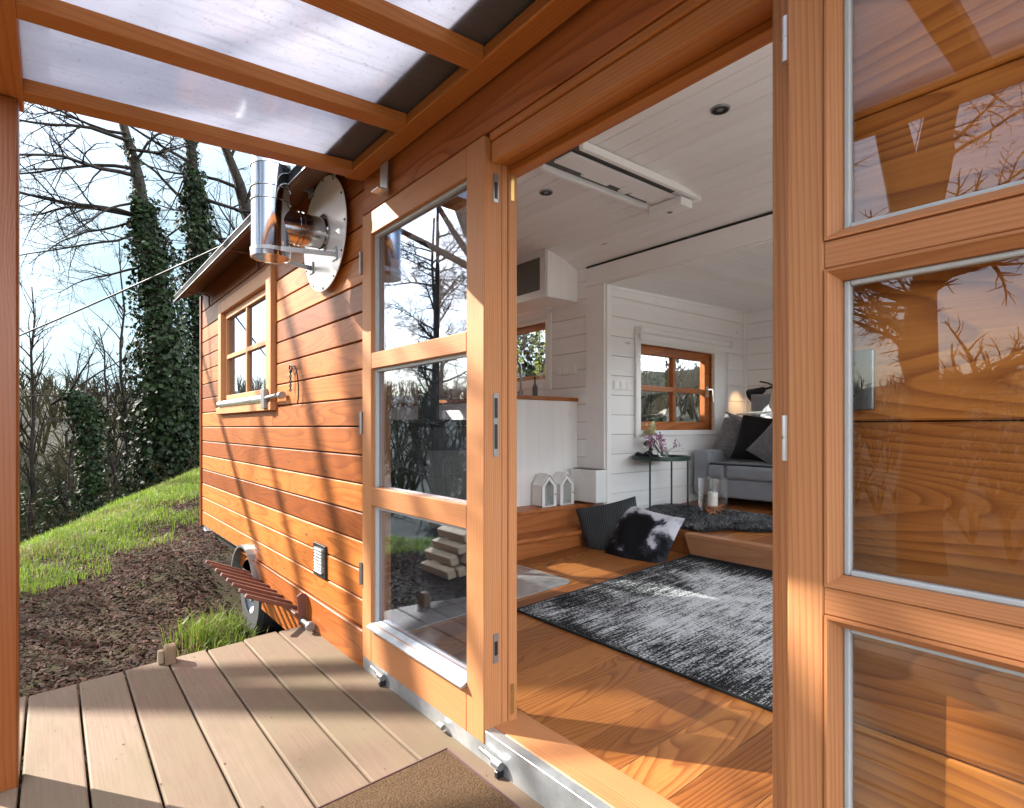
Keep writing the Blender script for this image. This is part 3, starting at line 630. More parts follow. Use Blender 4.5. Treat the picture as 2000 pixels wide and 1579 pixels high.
# frame around the pair: jambs, head, header board, threshold
mb = MB(); mb.box(-.556, -.540, .0, .12, .06, 1.912); mb.box(-.5395, -.512, -.006, .12, .06, 2.02); P('jamb', mb, M['stile'], .002)
mb = MB(); mb.box(-2.43, -2.408, .0, .12, .06, 1.912); P('jamb', mb, M['stile'], .002)
mb = MB(); mb.box(-2.41, -.54, .03, .12, 1.930, 2.0); mb.box(-2.41, -.54, .078, .121, 1.905, 1.9295); mb.box(-1.475, -.54, .0, .03, 1.918, 1.985); mb.box(-1.475, -.54, -.008, .03, 1.986, 2.012)
P('door_head', mb, M['beam_x'], .003)
mb = MB(); mb.box(-2.42, -.50, -.012, .018, 2.016, 2.085); mb.box(-2.42, -.50, -.006, .018, 2.087, 2.36)
P('header_board', mb, M['header'], .003)
mb = MB(); mb.box(-2.41, -.54, .018, .155, .070, .100); P('threshold', mb, M['rail'], .004)
mb = MB(); mb.box(-2.43, -.50, -.018, -.012, -.02, .098); mb.box(-2.43, -.50, -.018, .017, .094, .0985); P('sill_channel', mb, M['galv'], .001)
for x in (-2.225, -1.43):
    mb = MB(); mb.tube([(x-.06,-.032,.046),(x+.03,-.032,.038)], .007, 10); mb.lathe([(.0,-.018),(.013,-.018),(.013,.018),(.0,.018)], (x+.03,-.033,.036), 16, 0, 'x'); sb = P('sill_bolt', mb, M['satin'])
    mb = MB(); mb.box(x+.03, x+.045, -.045, -.019, .0, .022); P('keeper', mb, M['black'], .002, par=sb)
mb = MB(); mb.lathe([(.0,-.014),(.010,-.014),(.010,.014),(.0,.014)], (-1.724,-.034,.022), 12, 0, 'x'); P('sill_bolt', mb, M['satin'])
# louvred vent
mb = MB(); mb.box(-3.045, -2.878, -.012, -.001, .29, .46); ve = P('vent_grille', mb, M['black'], .002)
mb = MB()
for i in range(8): z = .315+i*.0165; mb.hexa([(-3.015,-.022,z),(-2.908,-.022,z),(-3.015,-.013,z),(-2.908,-.013,z),(-3.015,-.019,z+.010),(-2.908,-.019,z+.010),(-3.015,-.0125,z+.010),(-2.908,-.0125,z+.010)])
P('louvre', mb, M['alu'], par=ve)

# ------------------------------------------------------------------ porch canopy
can = thing('porch_canopy', 'timber porch canopy with milky roof sheets over the deck', 'canopy', (-.7, -.65, 0))
CP = lambda name, mb, mat, bev=.003, par=None: link(name, mb, mat, par or can, bev)
KC = .05
mb = MB(); mb.box(-2.40, 1.15, -.106, -.022, 2.155+.106*KC, 2.197+.106*KC, 0, KC); CP('ledger', mb, M['beam_x'], .004)
mb = MB(); mb.box(-2.46, 1.15, -1.275, -1.168, 2.098, 2.235); CP('beam', mb, M['beam_x'], .004)
for i in range(8):
    x = -2.385+.4725*i
    mb = MB(); mb.box(x, x+.070, -1.168, -.1065, 2.160, 2.203, 0, KC); mb.box(x+.012, x+.058, -1.168, -.1065, 2.2035, 2.2065, 0, KC); CP('rafter', mb, M['beam_y'], .004)
for i in range(7):
    x = -2.385+.4725*i+.035
    mb = MB(); mb.box(x-(.04 if i == 0 else 0)+.0015, x+.4725-.0015, -1.30, -.012, 2.2085, 2.2145, 0, KC); CP('roof_sheet', mb, M['poly'], 0)
mb = MB(); mb.box(-2.43, 1.0, -.225, -.005, 2.217, 2.221, 0, KC); CP('eave_shade_strip', mb, M['roof'], 0)  # added dark strip, stands in for the eave's shade on the sheets
mb = MB(); mb.box(-2.46, -2.36, -1.278, -1.180, -.057, 2.097); CP('post', mb, M['beam_z_shaded'], .006)
mb = MB(); mb.box(1.02, 1.12, -1.278, -1.180, -.057, 2.097); CP('post', mb, M['beam_z_shaded'], .006)
mb = MB(); mb.box(-2.20, -2.135, -.036, -.030, 2.035, 2.155); mb.box(-2.20, -2.135, -.075, -.036, 2.035, 2.041); CP('bracket', mb, M['galv'], .001)

# ------------------------------------------------------------------ deck
deck = thing('wooden_deck', 'weathered wooden deck of wide boards along the tiny house', 'deck', (-1, -1.2, -.4))
mb = MB(); y = -.004
for i in range(19):
    y1 = y-.161; rj = random.Random(i).uniform(-.012, .012); mb.box(-3.14+rj, 1.6, y1, y, -.03, 0.0, 0, K); y -= .168
link('boards', mb, M['deck'], deck, .006, 2)
mb = MB()
for xx in (-3.02, -1.9, -.8, .4, 1.5): mb.box(xx, xx+.06, -3.18, -.01, -.17, -.034, 0, K)
mb.box(-3.10, -3.03, -3.18, -.01, -.16, -.036, 0, K)
link('joists', mb, M['block'], deck, .003)
mb = MB()
for xx in (-3.0, .8):
    for yy in (-3.0, -.5): mb.box(xx, xx+.15, yy, yy+.15, -.6, -.2)
link('footings', mb, M['block'], deck)
mb = MB(); kz = K*-.645
mb.prism([(-3.135,kz),(-3.118,kz+.078),(-3.105,kz+.085),(-3.062,kz+.083),(-3.055,kz+.075),(-3.055,kz)], 'y', -.690, -.645)
mb.prism([(-3.137,kz),(-3.12,kz+.06),(-3.09,kz+.06),(-3.085,kz)], 'y', -.715, -.6905)
tag(link('wood_block', mb, M['block'], None, .005, 2, origin=(-3.09,-.66,kz)), 'small grey brown wood block on the far edge of the deck', 'block')
mb = MB(); mb.box(-1.605, -.80, -.60, -.088, .003, .016, 0, K); mt = link('doormat', mb, M['coir'], None, .003, origin=(-1.2,-.34,-.01)); tag(mt, 'brown woven doormat with maroon edging on the deck', 'doormat')
mb = MB()
for a in ((-1.612,-1.604,-.607,-.081),(-.801,-.793,-.607,-.081),(-1.604,-.801,-.607,-.599),(-1.604,-.801,-.089,-.081)): mb.box(*a, .0025, .0175, 0, K)
link('edging', mb, M['matedge'], mt, .002)

rng = random.Random(17); mb = MB()
for i in range(130):
    x = rng.uniform(-3.1, -1.0); y = -rng.random()**.8*1.6-.02; s_ = rng.uniform(.002,.006); c_ = Vector((x, y, K*y+.002)); a = rng.uniform(0, 6.28); u = Vector((math.cos(a), math.sin(a), rng.uniform(0,.3)))*s_; w_ = Vector((-math.sin(a), math.cos(a), 0))*s_*rng.uniform(.25,.6)
    mb.add([c_-u, c_-w_, c_+u, c_+w_], [(0,1,2,3)])
tag(link('deck_crumbs', mb, M['mulch'], origin=(-2,-.8,0)), 'tiny bark crumbs and leaf bits scattered on the deck', 'debris', kind='stuff')
# slatted drop-down rack bolted to the skirt
rack = thing('slatted_rack', 'brown slatted rack sloping down onto the tiny house skirt above the wheel', 'rack', (-3.7, -.15, .06))
for i, x in enumerate((-4.236,-4.109,-3.952,-3.805,-3.656,-3.527,-3.375,-3.245)):
    mb = MB(); mb.bar((x,-.300,.180), (x,-.026,.060), .028, .020); link('slat', mb, M['brown_metal'], rack, .003)
mb = MB(); mb.bar((-4.26,-.075,.067), (-3.12,-.075,.067), .02, .016); link('rail', mb, M['brown_metal'], rack, .002)
mb = MB(); mb.prism([(-.024,.01),(-.024,.17),(-.05,.18),(-.075,.165),(-.066,.01)], 'x', -3.118, -3.108); link('end_plate', mb, M['brown_metal'], rack, .002)
mb = MB(); mb.tube([(-3.108,-.05,.035),(-2.98,-.05,.035)], .013, 12); mb.lathe([(0,-.006),(.024,-.006),(.024,.02),(0,.02)], (-2.99,-.05,.035), 12, 0, 'x'); link('pivot_bolt', mb, M['satin'], rack)

# flue: wall plate, elbow pipe and upright stack with brackets
flue = thing('chimney_flue', 'polished steel chimney flue on a round wall plate', 'flue', (-2.85, -.28, 1.87))
FX, FY, FZ = -2.85, -.285, 2.045
mb = MB(); mb.lathe([(.0,-.003),(.283,-.003),(.285,0),(.283,.003),(.0,.003)], (FX+.005,-.03,FZ-.005), 64, 0, 'y', False); link('wall_plate', mb, M['platesteel'], flue, 0)
mb = MB()
for k in range(12):
    a = 2*math.pi*k/12; mb.lathe([(0,-.002),(.006,-.002),(.006,.001)], (FX+.005+.272*math.cos(a),-.0345,FZ-.005+.272*math.sin(a)), 8, 0, 'y')
link('screws', mb, M['black'], flue)
mb = MB(); r = .086
prof = [(0,1.876),(r-.006,1.876),(r+.003,1.874),(r+.004,1.895),(r,1.897)]
for z in (2.14, 2.20, 2.62, 2.70, 3.1): prof += [(r,z-.006),(r+.005,z-.004),(r+.005,z+.004),(r,z+.006)]
prof += [(r,3.15),(0,3.15)]
mb.lathe(prof, (FX, FY, 0), 48); link('stack', mb, M['steel'], flue)
mb = MB(); r = .077
mb.lathe([(r,-.02),(r,-.135),(r+.005,-.137),(r+.005,-.145),(r,-.147),(r,-.155),(r+.005,-.157),(r+.005,-.165),(r,-.167),(r,-.26)][::-1], (FX, 0, FZ), 40, 0, 'y'); link('elbow_pipe', mb, M['steel'], flue)
mb = MB()
mb.lathe([(r+.003,-.035),(r+.018,-.037),(r+.018,-.041),(r+.003,-.043)], (FX,0,FZ), 32, 0, 'y')
link('collar', mb, M['steel'], flue)
for z in (1.905, 2.31):
    mb = MB(); mb.lathe([(.087,-.009),(.0905,-.009),(.0905,.009),(.087,.009)], (FX,FY,z), 36)
    for sx in (-1, 1): mb.bar((FX+sx*.086,FY+.02,z), (FX+sx*.16,-.037,z), .004, .024); mb.box(FX+sx*.16-.03, FX+sx*.16+.03, -.040, -.034, z-.03, z+.03)
    link('bracket', mb, M['galv'], flue, .001)
# chain and hook hanging on the cladding
mb = MB()
for i in range(9):
    z = 1.395-.0135*i; a = i % 2
    pts = [(-3.40+(.005*math.cos(t) if a else 0), -.018+(0 if a else .005*math.cos(t)), z+.009*math.sin(t)) for t in [2*math.pi*q/8 for q in range(9)]]
    mb.tube(pts, .003, 5, cap=False)
mb.tube([(-3.40+.022*math.cos(t), -.016, 1.412+.022*math.sin(t)) for t in [2*math.pi*q/16 for q in range(17)]], .005, 6, cap=False)
mb.tube([(-3.385,-.016,1.425),(-3.32,-.02,1.42),(-3.275,-.02,1.37),(-3.262,-.018,1.30),(-3.27,-.016,1.23),(-3.285,-.016,1.20)], .004, 6)
tag(link('hanging_chain', mb, M['black'], origin=(-3.4,-.02,1.41)), 'short dark chain with ring hanging on the cladding beside the window', 'chain')
# doorbell style plate seen through the open leaf
pl = MB(); pl.box(-.478, -.375, -.012, -.001, 1.100, 1.203); pl = link('outlet_plate', pl, M['satin'], None, .002, origin=(-.427,0,1.15)); tag(pl, 'square steel outlet plate on the cladding behind the glass door', 'outlet')
mb = MB(); mb.lathe([(.034,-.0125),(.0355,-.0135),(.037,-.0125)], (-.427,0,1.152), 40, 0, 'y'); link('lid_ring', mb, M['black'], pl)
mb = MB()
for j in range(3):
    for k in range(2): mb.box(-.427+.003+.009*k, -.427+.008+.009*k, -.0145, -.0121, 1.166-.014*j, 1.171-.014*j)
link('lid_stud', mb, M['plastic'], pl)
# overhead cable
mb = MB(); A = Vector((-14.5,-4.2,1.25)); B_ = Vector((-5.6,.6,3.05))
mb.tube([A.lerp(B_, t/24)+Vector((0,0,-.10*(1-(2*t/24-1)**2))) for t in range(25)], .011, 6)
tag(link('overhead_cable', mb, M['cable'], origin=tuple(A)), 'thin dark cable rising past the bare trees to the house roof', 'cable')

# ------------------------------------------------------------------ inside the room
FZ0 = .09
def fz(y): return FZ0+K*y
def bz(y): return .235+K*y
mb = MB(); mb.box(-2.283, .25, .770, 2.30, FZ0+.002, FZ0+.010, 0, K)
tag(link('woven_rug', mb, M['rug'], None, .004, 2, origin=(-1, 1.5, fz(1.5))), 'black and pale grey streaked rug on the wooden floor', 'rug')
rug = bpy.data.objects['woven_rug']; mb = MB()
for a in ((-2.290,-2.2835,.763,2.307),(-2.2835,.25,.763,.7695),(-2.2835,.25,2.3005,2.307)): mb.box(*a, FZ0+.0015, FZ0+.0115, 0, K)
link('binding', mb, M['blackcloth'], rug)
mb = MB(); mb.box(.32, 1.22, .2, 2.25, FZ0+.002, FZ0+.02, 0, K); tag(link('bounce_rug', mb, M['cream'], None, .004, 2, origin=(.8, 1.2, fz(1.2))), 'unseen cream rug added at the far end to bounce light to the ceiling', 'rug')  # pale surface added out of view to reflect light upward
mb = MB(); pts = []
for cx, cyy, a0 in ((-2.50,1.26,0),(-2.95,1.26,90),(-2.95,.22,180),(-2.50,.22,270)):
    for q in range(7): a = R(a0+15*q); pts.append((cx+.07*math.cos(a), cyy+.07*math.sin(a)))
n = len(pts)
mb.add([(x,y,fz(y)+.001) for x, y in pts]+[(x,y,fz(y)+.005) for x, y in pts], [list(range(n))[::-1], list(range(n,2*n))]+[[i,(i+1) % n,n+(i+1) % n,n+i] for i in range(n)])
tag(link('hearth_plate', mb, M['galv'], origin=(-2.7,.7,fz(.7))), 'grey steel hearth plate with rounded corner lying on the floor', 'hearth plate')
st = thing('wood_stove', 'black wood stove standing on the hearth plate behind the closed door', 'stove', (-2.78, .55, fz(.5)))
mb = MB(); mb.box(-3.0, -2.56, .34, .72, fz(.5)+.02, 1.08); mb.box(-3.02, -2.54, .32, .74, 1.081, 1.11); link('body', mb, M['black'], st, .01)
mb = MB(); mb.box(-2.559, -2.545, .39, .67, .55, .95); link('fire_door', mb, M['glass_dark'], st, .004)
mb = MB(); mb.tube([(-2.80,.55,1.11),(-2.80,.55,1.98),(-2.81,.50,2.05),(-2.83,.40,2.05),(-2.85,.11,2.05)], .06, 16); link('stove_pipe', mb, M['black'], st)
# steps up to the kitchen
stp = thing('kitchen_steps', 'two larch steps leading up to the raised kitchen floor', 'steps', (-3.15, 1.5, .1))
mb = MB(); mb.box(-3.235, -3.055, .2, 2.085, .06, .262, 0, .02); mb.box(-3.24, -3.028, .2, 2.105, .2625, .288, 0, .004); link('lower_step', mb, M['step'], stp, .003)
mb = MB(); mb.box(-3.40, -3.205, .2, 2.30, .290, .435); mb.box(-5.9, -3.19, .2, 2.31, .4355, .460); link('upper_step', mb, M['step'], stp, .003)
# kitchen counter, cabinet, tap, bottles, sockets, blinds
ct = thing('kitchen_counter', 'white kitchen counter with thin wooden worktop below the window', 'counter', (-4.4, 2.0, .46))
mb = MB(); mb.planks('y', 1.66, 2.325, [.462, 1.285], -3.415, -3.392, [], 0); mb.box(-5.8, -3.416, 1.70, 2.32, .47, 1.28); link('end_panel', mb, M['white_z'], ct, .002)
mb = MB(); mb.box(-5.8, -3.38, 1.64, 2.329, 1.2855, 1.315); link('worktop', mb, M['step'], ct, .003)
cb = thing('wall_cabinet', 'white wall cabinet with smoked glass door under the curved ceiling', 'cabinet', (-3.9, 2.15, 2.1))
mb = MB(); prof = [(1.985,2.115),(2.328,2.115)]+[(y_, zc(y_)-.004) for y_ in (2.328,2.25,2.15,2.05,1.985)]; mb.prism(prof, 'x', -4.6, -3.39); link('carcass', mb, M['white_z'], cb, .0015)
mb = MB()
for a in ((-4.6,-4.54,2.115,2.5),(-3.455,-3.392,2.115,2.5),(-4.54,-3.455,2.115,2.175),(-4.54,-3.455,2.44,2.5)): mb.box(a[0], a[1], 1.963, 1.984, a[2], a[3])
link('door_frame', mb, M['alu'], cb, .001)
mb = MB(); mb.box(-4.54, -3.455, 1.970, 1.978, 2.175, 2.44); link('door_panel', mb, M['glass_dark'], cb)
tp = MB(); c0 = Vector((-3.86,2.10,1.316)); tp.tube([c0,c0+Vector((0,0,.26))]+[c0+Vector((-.075+.075*math.cos(t),0,.26+.075*math.sin(t))) for t in [math.pi*q/10 for q in range(1,11)]]+[c0+Vector((-.15,0,.21))], .0105, 10)
tp.lathe([(0,0),(.026,0),(.024,.05),(.02,.07),(0,.07)], tuple(c0), 16); tp.tube([c0+Vector((0,-.02,.05)),c0+Vector((-.06,-.05,.075)),c0+Vector((-.065,-.055,.14))], .006, 6)
tag(link('kitchen_tap', tp, M['satin'], origin=tuple(c0)), 'curved steel kitchen tap in front of the window', 'tap')
for i, (x, h, r) in enumerate(((-3.74,.17,.022),(-3.66,.20,.030))):
    mb = MB(); mb.lathe([(0,0),(r,0),(r,h*.6),(r*.35,h*.78),(r*.35,h),(0,h)], (x,2.16,1.316), 18); o = link('glass_bottle', mb, M['clear'] if i else M['glass_dark'], origin=(x,2.16,1.316))
    tag(o, ('taller clear glass bottle nearest the counter end' if i else 'slimmer dark bottle between the tap and the clear bottle'), 'bottle', 'bottles on the worktop')
    mb = MB(); mb.lathe([(0,0),(r*.42,0),(r*.42,.02),(0,.02)], (x,2.16,1.316+h), 12); link('cap', mb, M['plastic'] if i else M['black'], o)
def sockets(name, label, axis, base, n, w, cat):
    o = None; root = thing(name, label, cat, base)
    for i in range(n):
        mb = MB()
        if axis == 'x': mb.box(base[0]+i*w, base[0]+(i+.96)*w, base[1]-.011, base[1]-.001, base[2], base[2]+w*.96)
        else: mb.box(base[0]+.001, base[0]+.011, base[1]+i*w, base[1]+(i+.96)*w, base[2], base[2]+w*.96)
        p_ = link('plate', mb, M['plastic'], root, .003)
        mb = MB(); c_ = w*.48
        if axis == 'x': mb.lathe([(.0,-.004),(w*.27,-.0045),(w*.30,-.0135),(w*.32,-.0135),(w*.33,-.010)], (base[0]+i*w+c_, base[1], base[2]+c_), 20, 0, 'y') if i != 1 else mb.box(base[0]+i*w+.012, base[0]+(i+.96)*w-.012, base[1]-.015, base[1]-.0112, base[2]+.012, base[2]+w*.96-.012)
        else: mb.lathe([(w*.33,.0112),(w*.32,.0145),(w*.28,.0145),(w*.26,.0115)], (base[0], base[1]+i*w+c_, base[2]+c_), 20, 0, 'x') if i == n-1 else mb.box(base[0]+.0112, base[0]+.015, base[1]+i*w+.012, base[1]+(i+.96)*w-.012, base[2]+.012, base[2]+w*.96-.012)
        link('insert', mb, M['white_paint'], p_)
sockets('wall_socket', 'white triple wall socket above the wooden worktop', 'x', (-3.645,YB,1.515), 3, .081, 'socket')
sockets('light_switch', 'white row of two switches and a socket on the bay wall', 'y', (BX0,2.415,1.375), 3, .078, 'switch')
def blind(name, label, axis, a, b, d, z, drop, cordside):
    root = thing(name, label, 'blind', (a, d, z) if axis == 'x' else (d, a, z))
    sgn = -1 if axis == 'x' else 1
    mb = MB()
    pt = (lambda t, dd, zz: (t, d+sgn*dd, zz)) if axis == 'x' else (lambda t, dd, zz: (d+sgn*dd, t, zz))
    mb.tube([pt(a,.035,z), pt(b,.035,z)], .026, 16); link('roller', mb, M['white_paint'], root)
    mb = MB()
    for t0, t1 in ((a-.022, a-.002), (b+.002, b+.022)):
        q = [pt(t0,.002,z-.03), pt(t1,.07,z+.032)]
        mb.box(min(q[0][0],q[1][0]), max(q[0][0],q[1][0]), min(q[0][1],q[1][1]), max(q[0][1],q[1][1]), q[0][2], q[1][2])
    link('end_cap', mb, M['plastic'], root, .004)
    mb = MB(); q = [pt(a+.005,.030,z-drop), pt(b-.005,.033,z-.02)]; mb.box(q[0][0] if axis == 'x' else min(q[0][0],q[1][0]), q[1][0] if axis == 'x' else max(q[0][0],q[1][0]), min(q[0][1],q[1][1]), max(q[0][1],q[1][1]), q[0][2], q[1][2]); link('shade', mb, M['white_paint'], root)
    mb = MB(); c_ = cordside; mb.tube([pt(c_,.03,z-.02), pt(c_,.028,z-.75)], .0035, 5); mb.tube([pt(c_+.015,.03,z-.02), pt(c_+.015,.028,z-.75)], .0035, 5); link('cord', mb, M['plastic'], root)
blind('roller_blind', 'white roller blind above the kitchen window', 'x', KW[0]-.05, -3.715, YB-.012, 2.13, .09, -3.72)
blind('roller_blind', 'white roller blind above the small wooden framed window in the bay', 'y', 2.70, 4.05, BX0+.014, 1.875, .075, 4.03)
mb = MB(); mb.box(BX0+.012, BX0+.03, 2.675, 2.70, .985, 1.86); link('guide_rail', mb, M['plastic'], bpy.data.objects['roller_blind.001'], .003)
rd = MB(); rd.box(-3.33, -3.05, 2.185, 2.31, .480, .735); rd = link('heater_box', rd, M['plastic'], None, .006, 2, origin=(-3.19,2.25,.48)); tag(rd, 'white box heater on the wall beside the two lanterns', 'heater')
mb = MB(); mb.box(-3.32, -3.06, 2.20, 2.30, .7355, .741); link('grille', mb, M['grey_paint'], rd)
def lantern(y, label):
    root = thing('house_lantern', label, 'lantern', (-3.31, y, .461), 'white house shaped lanterns on the upper step')
    w, d, h, z = .085, .115, .155, .461; x0, x1 = -3.37, -3.255; y0, y1 = y-w, y+w
    mb = MB(); t = .008
    y0, y1 = y-.075, y+.075
    mb.box(x0, x1-.001, y0, y0+t, z, z+h); mb.box(x0, x1-.001, y1-t, y1, z, z+h); mb.box(x0, x0+t, y0+t, y1-t, z, z+h); mb.box(x0, x1, y0, y1, z-.0005, z+t)
    mb.box(x1-t, x1, y0, y0+.03, z+t, z+h); mb.box(x1-t, x1, y1-.03, y1, z+t, z+h)
    link('case', mb, M['plastic'], root, .001)
    mb = MB(); ap = z+h+.085
    mb.hexa([(x0,y0-.004,z+h),(x1,y0-.004,z+h),(x0,y-.01,ap),(x1,y-.01,ap),(x0,y0-.004,z+h+.01),(x1,y0-.004,z+h+.01),(x0,y-.01,ap+.012),(x1,y-.01,ap+.012)])
    mb.hexa([(x0,y+.01,ap),(x1,y+.01,ap),(x0,y1+.004,z+h),(x1,y1+.004,z+h),(x0,y+.01,ap+.012),(x1,y+.01,ap+.012),(x0,y1+.004,z+h+.01),(x1,y1+.004,z+h+.01)])
    mb.box(x0, x1, y-.01, y+.01, ap, ap+.013); mb.prism([(y0+.004,z+h),(y,ap-.004),(y1-.004,z+h)], 'x', x0, x0+.006)
    mb.prism([(y0+.004,z+h),(y0+.03,z+h),(y,ap-.036),(y,ap-.006)], 'x', x1-t, x1); mb.prism([(y1-.004,z+h),(y,ap-.006),(y,ap-.036),(y1-.03,z+h)], 'x', x1-t, x1)
    link('roof', mb, M['plastic'], root, .001)
    mb = MB(); mb.box(x1-.006, x1-.004, y0+.03, y1-.03, z+t, z+h+.035); link('pane', mb, M['clear'], root)
    mb = MB(); mb.lathe([(0,-.004),(.006,-.004),(.006,.004),(0,.004)], (x1+.004, y1-.015, z+.09), 10, 0, 'x'); link('knob', mb, M['brass'], root)
lantern(1.885, 'white house shaped lantern farther from the heater box'); lantern(2.075, 'white house shaped lantern right next to the heater box')
# ceiling fittings
for (px, py), lab in (((-1.452,1.291),'recessed ceiling spotlight nearest the open door jamb'), ((-2.641,1.293),'recessed ceiling spotlight beside the roof hatch frame')):
    z = zc(py); sp_ = thing('ceiling_spotlight', lab, 'spotlight', (px,py,z), 'recessed ceiling spotlights')
    mb = MB(); mb.lathe([(.035,-.006),(.0375,-.0085),(.042,-.007),(.044,-.003),(.044,.002)], (px,py,z), 28); link('ring', mb, M['satin'], sp_)
    mb = MB(); mb.lathe([(0,-.0035),(.020,-.004),(.034,-.0075),(.036,-.0072)], (px,py,z), 24); link('recess', mb, M['black'], sp_)
    mb = MB(); mb.lathe([(0,-.0065),(.014,-.006),(.015,-.002)], (px,py,z), 16); link('lamp_lens', mb, M['satin'], sp_)
hx0, hx1, hy0, hy1 = -2.36, -2.03, .99, 2.0
hz = 2.50                                       # straight rails hang level below the curved boards
ha = thing('roof_hatch', 'white roof hatch frame with sliding rails on the boarded ceiling', 'roof hatch', (-2.2, 1.5, hz))
for xa in (hx0, hx1-.028):
    mb = MB(); mb.box(xa, xa+.028, hy0, hy1, hz-.022, hz+.02); link('side_rail', mb, M['white_paint'], ha, .002)
mb = MB(); mb.box(hx0+.105, hx0+.235, hy0+.01, hy1-.03, hz-.012, hz+.002); link('slide_panel', mb, M['white_paint'], ha, .002)
mb = MB(); mb.box(hx0+.029, hx1-.029, hy0, hy1, hz+.010, hz+.018); link('dark_slot', mb, M['grey_paint'], ha)
mb = MB(); mb.box(hx0-.012, hx1+.012, hy1, hy1+.012, hz-.043, hz+.03); link('end_cap', mb, M['white_paint'], ha, .002)
mb = MB(); mb.box(hx0+.05, hx1-.04, hy1-.12, hy1-.0005, hz-.075, hz-.0225); link('end_box', mb, M['white_paint'], ha, .003)
mb = MB(); mb.lathe([(0,-.004),(.016,-.003),(.018,0)], ((hx0+hx1)/2, hy1-.06, hz-.075), 16); link('catch', mb, M['satin'], ha)
mb = MB(); mb.lathe([(0,-.006),(.04,-.005),(.042,0)], (hx0+.12, 1.56, hz-.022), 20); link('grip_disc', mb, M['plastic'], ha)
for ya in (1.36, 1.78):
    mb = MB(); mb.box(hx0+.075, hx0+.1045, ya-.13, ya+.09, hz-.010, hz+.001); link('side_tab', mb, M['white_paint'], ha, .002)

# ------------------------------------------------------------------ soft furnishings
def pillow(name, c, u, v, hw, hh, th, mat, n=18, puff=.62, pinch=.06, seed=0, parent=None):
    rng = random.Random(seed); ph = [rng.uniform(0, 6) for _ in range(4)]
    u = Vector(u).normalized(); v = Vector(v); v = (v-u*u.dot(v)).normalized(); w = u.cross(v); c = Vector(c)
    V = []; UV = []
    for side in (1, -1):
        for j in range(n+1):
            for i in range(n+1):
                a = 2*i/n-1; b = 2*j/n-1
                e = (max(0, 1-a*a)**puff)*(max(0, 1-b*b)**puff)
                t = th*e*(1+.10*math.sin(3*a+ph[0])*math.sin(2.5*b+ph[1])+.05*math.sin(7*a+4*b+ph[2]))
                kx = 1-pinch*(1-b*b)*abs(a)**3; ky = 1-pinch*(1-a*a)*abs(b)**3
                V.append(c+u*(a*hw*kx)+v*(b*hh*ky)+w*(side*t)); UV.append(((a+1)/2, (b+1)/2))
    m = (n+1)**2; F = []
    for j in range(n):
        for i in range(n):
            q = j*(n+1)+i; F.append((q, q+1, q+n+2, q+n+1)); F.append((m+q, m+q+n+1, m+q+n+2, m+q+1))
    mb = MB(); mb.add(V, F, 0, True); mb.uv = UV
    o = link(name, mb, mat, parent, 0, origin=tuple(c)); return o
o = pillow('floor_cushion', (-2.545,2.10,.285), (.47,.02,-.055), (.10,.22,.34), .245, .235, .095, M['print'], seed=1, puff=.5); tag(o, 'black and white printed cushion leaning on the platform edge', 'cushion')
o = pillow('floor_cushion', (-2.845,2.13,.30), (.33,.18,.10), (.12,.10,.36), .235, .215, .10, M['ribbed'], seed=2, puff=.5); tag(o, 'ribbed charcoal cushion slumped behind the printed cushion', 'cushion')
# sofa
sf = thing('sofa', 'grey fabric sofa with a dark seat in the bay', 'sofa', (-2.2, 3.9, bz(3.9)))
sy0, sy1 = 3.42, 4.40; zf = bz(3.5)
def rbox(x0,x1,y0,y1,z0,z1): mb = MB(); mb.box(x0,x1,y0,y1,z0,z1); return mb
link('arm', rbox(-3.03,-2.865,sy0+.02,sy1,zf+.075,zf+.475), M['sofa'], sf, .03, 3); link('arm', rbox(-.86,-.70,sy0+.02,sy1,zf+.075,zf+.475), M['sofa'], sf, .03, 3)
link('base', rbox(-2.864,-.861,sy0+.005,sy1,zf+.075,zf+.235), M['sofa'], sf, .02, 3)
for xa, xb in ((-2.862,-2.70),(-2.698,-1.80),(-1.798,-.863)): link('seat_cushion', rbox(xa,xb,sy0-.015,sy1-.2,zf+.238,zf+.355), M['sofa'], sf, .03, 3)
link('seat_cover', rbox(-2.855,-.87,sy0-.0,sy1-.2,zf+.352,zf+.372), M['sofa_dark'], sf, .01, 2)
link('backrest', rbox(-2.864,-.861,sy1-.2,sy1,zf+.2,zf+.75), M['sofa'], sf, .05, 3)
for x in (-2.95,-.8): 
    for y in (3.55,4.3): link('foot', rbox(x-.025,x+.025,y-.025,y+.025,bz(y)+.001,zf+.075+.0), M['black'], sf)
sz = zf+.37
for i, (c, u, v, hw, hh, th, mt_, lab) in enumerate((
    ((-2.75,3.80,sz+.20),(.9,.25,-.25),(-.28,.25,.9),.23,.22,.08,'velvet','mottled grey cushion against the left arm of the sofa'),
    ((-2.56,3.72,sz+.21),(.95,-.05,-.10),(-.12,.32,.95),.21,.21,.08,'blackcloth','plain black cushion on the sofa between two grey cushions'),
    ((-2.24,3.62,sz+.17),(.85,-.1,-.5),(.35,.42,.85),.26,.24,.09,'velvet','large grey velvet cushion tilted at the front of the sofa'),
    ((-2.36,3.96,sz+.43),(.96,.0,-.08),(.05,.35,.95),.26,.27,.08,'sector','grey cushion with white sector pattern at the back of the sofa'),
    ((-2.62,4.14,sz+.42),(.98,.1,.05),(.0,.25,.98),.24,.23,.07,'sofa','plain grey cushion standing highest at the sofa back'))):
    o = pillow('sofa_cushion', c, u, v, hw, hh, th, M[mt_], seed=10+i); tag(o, lab, 'cushion', 'cushions piled on the sofa')
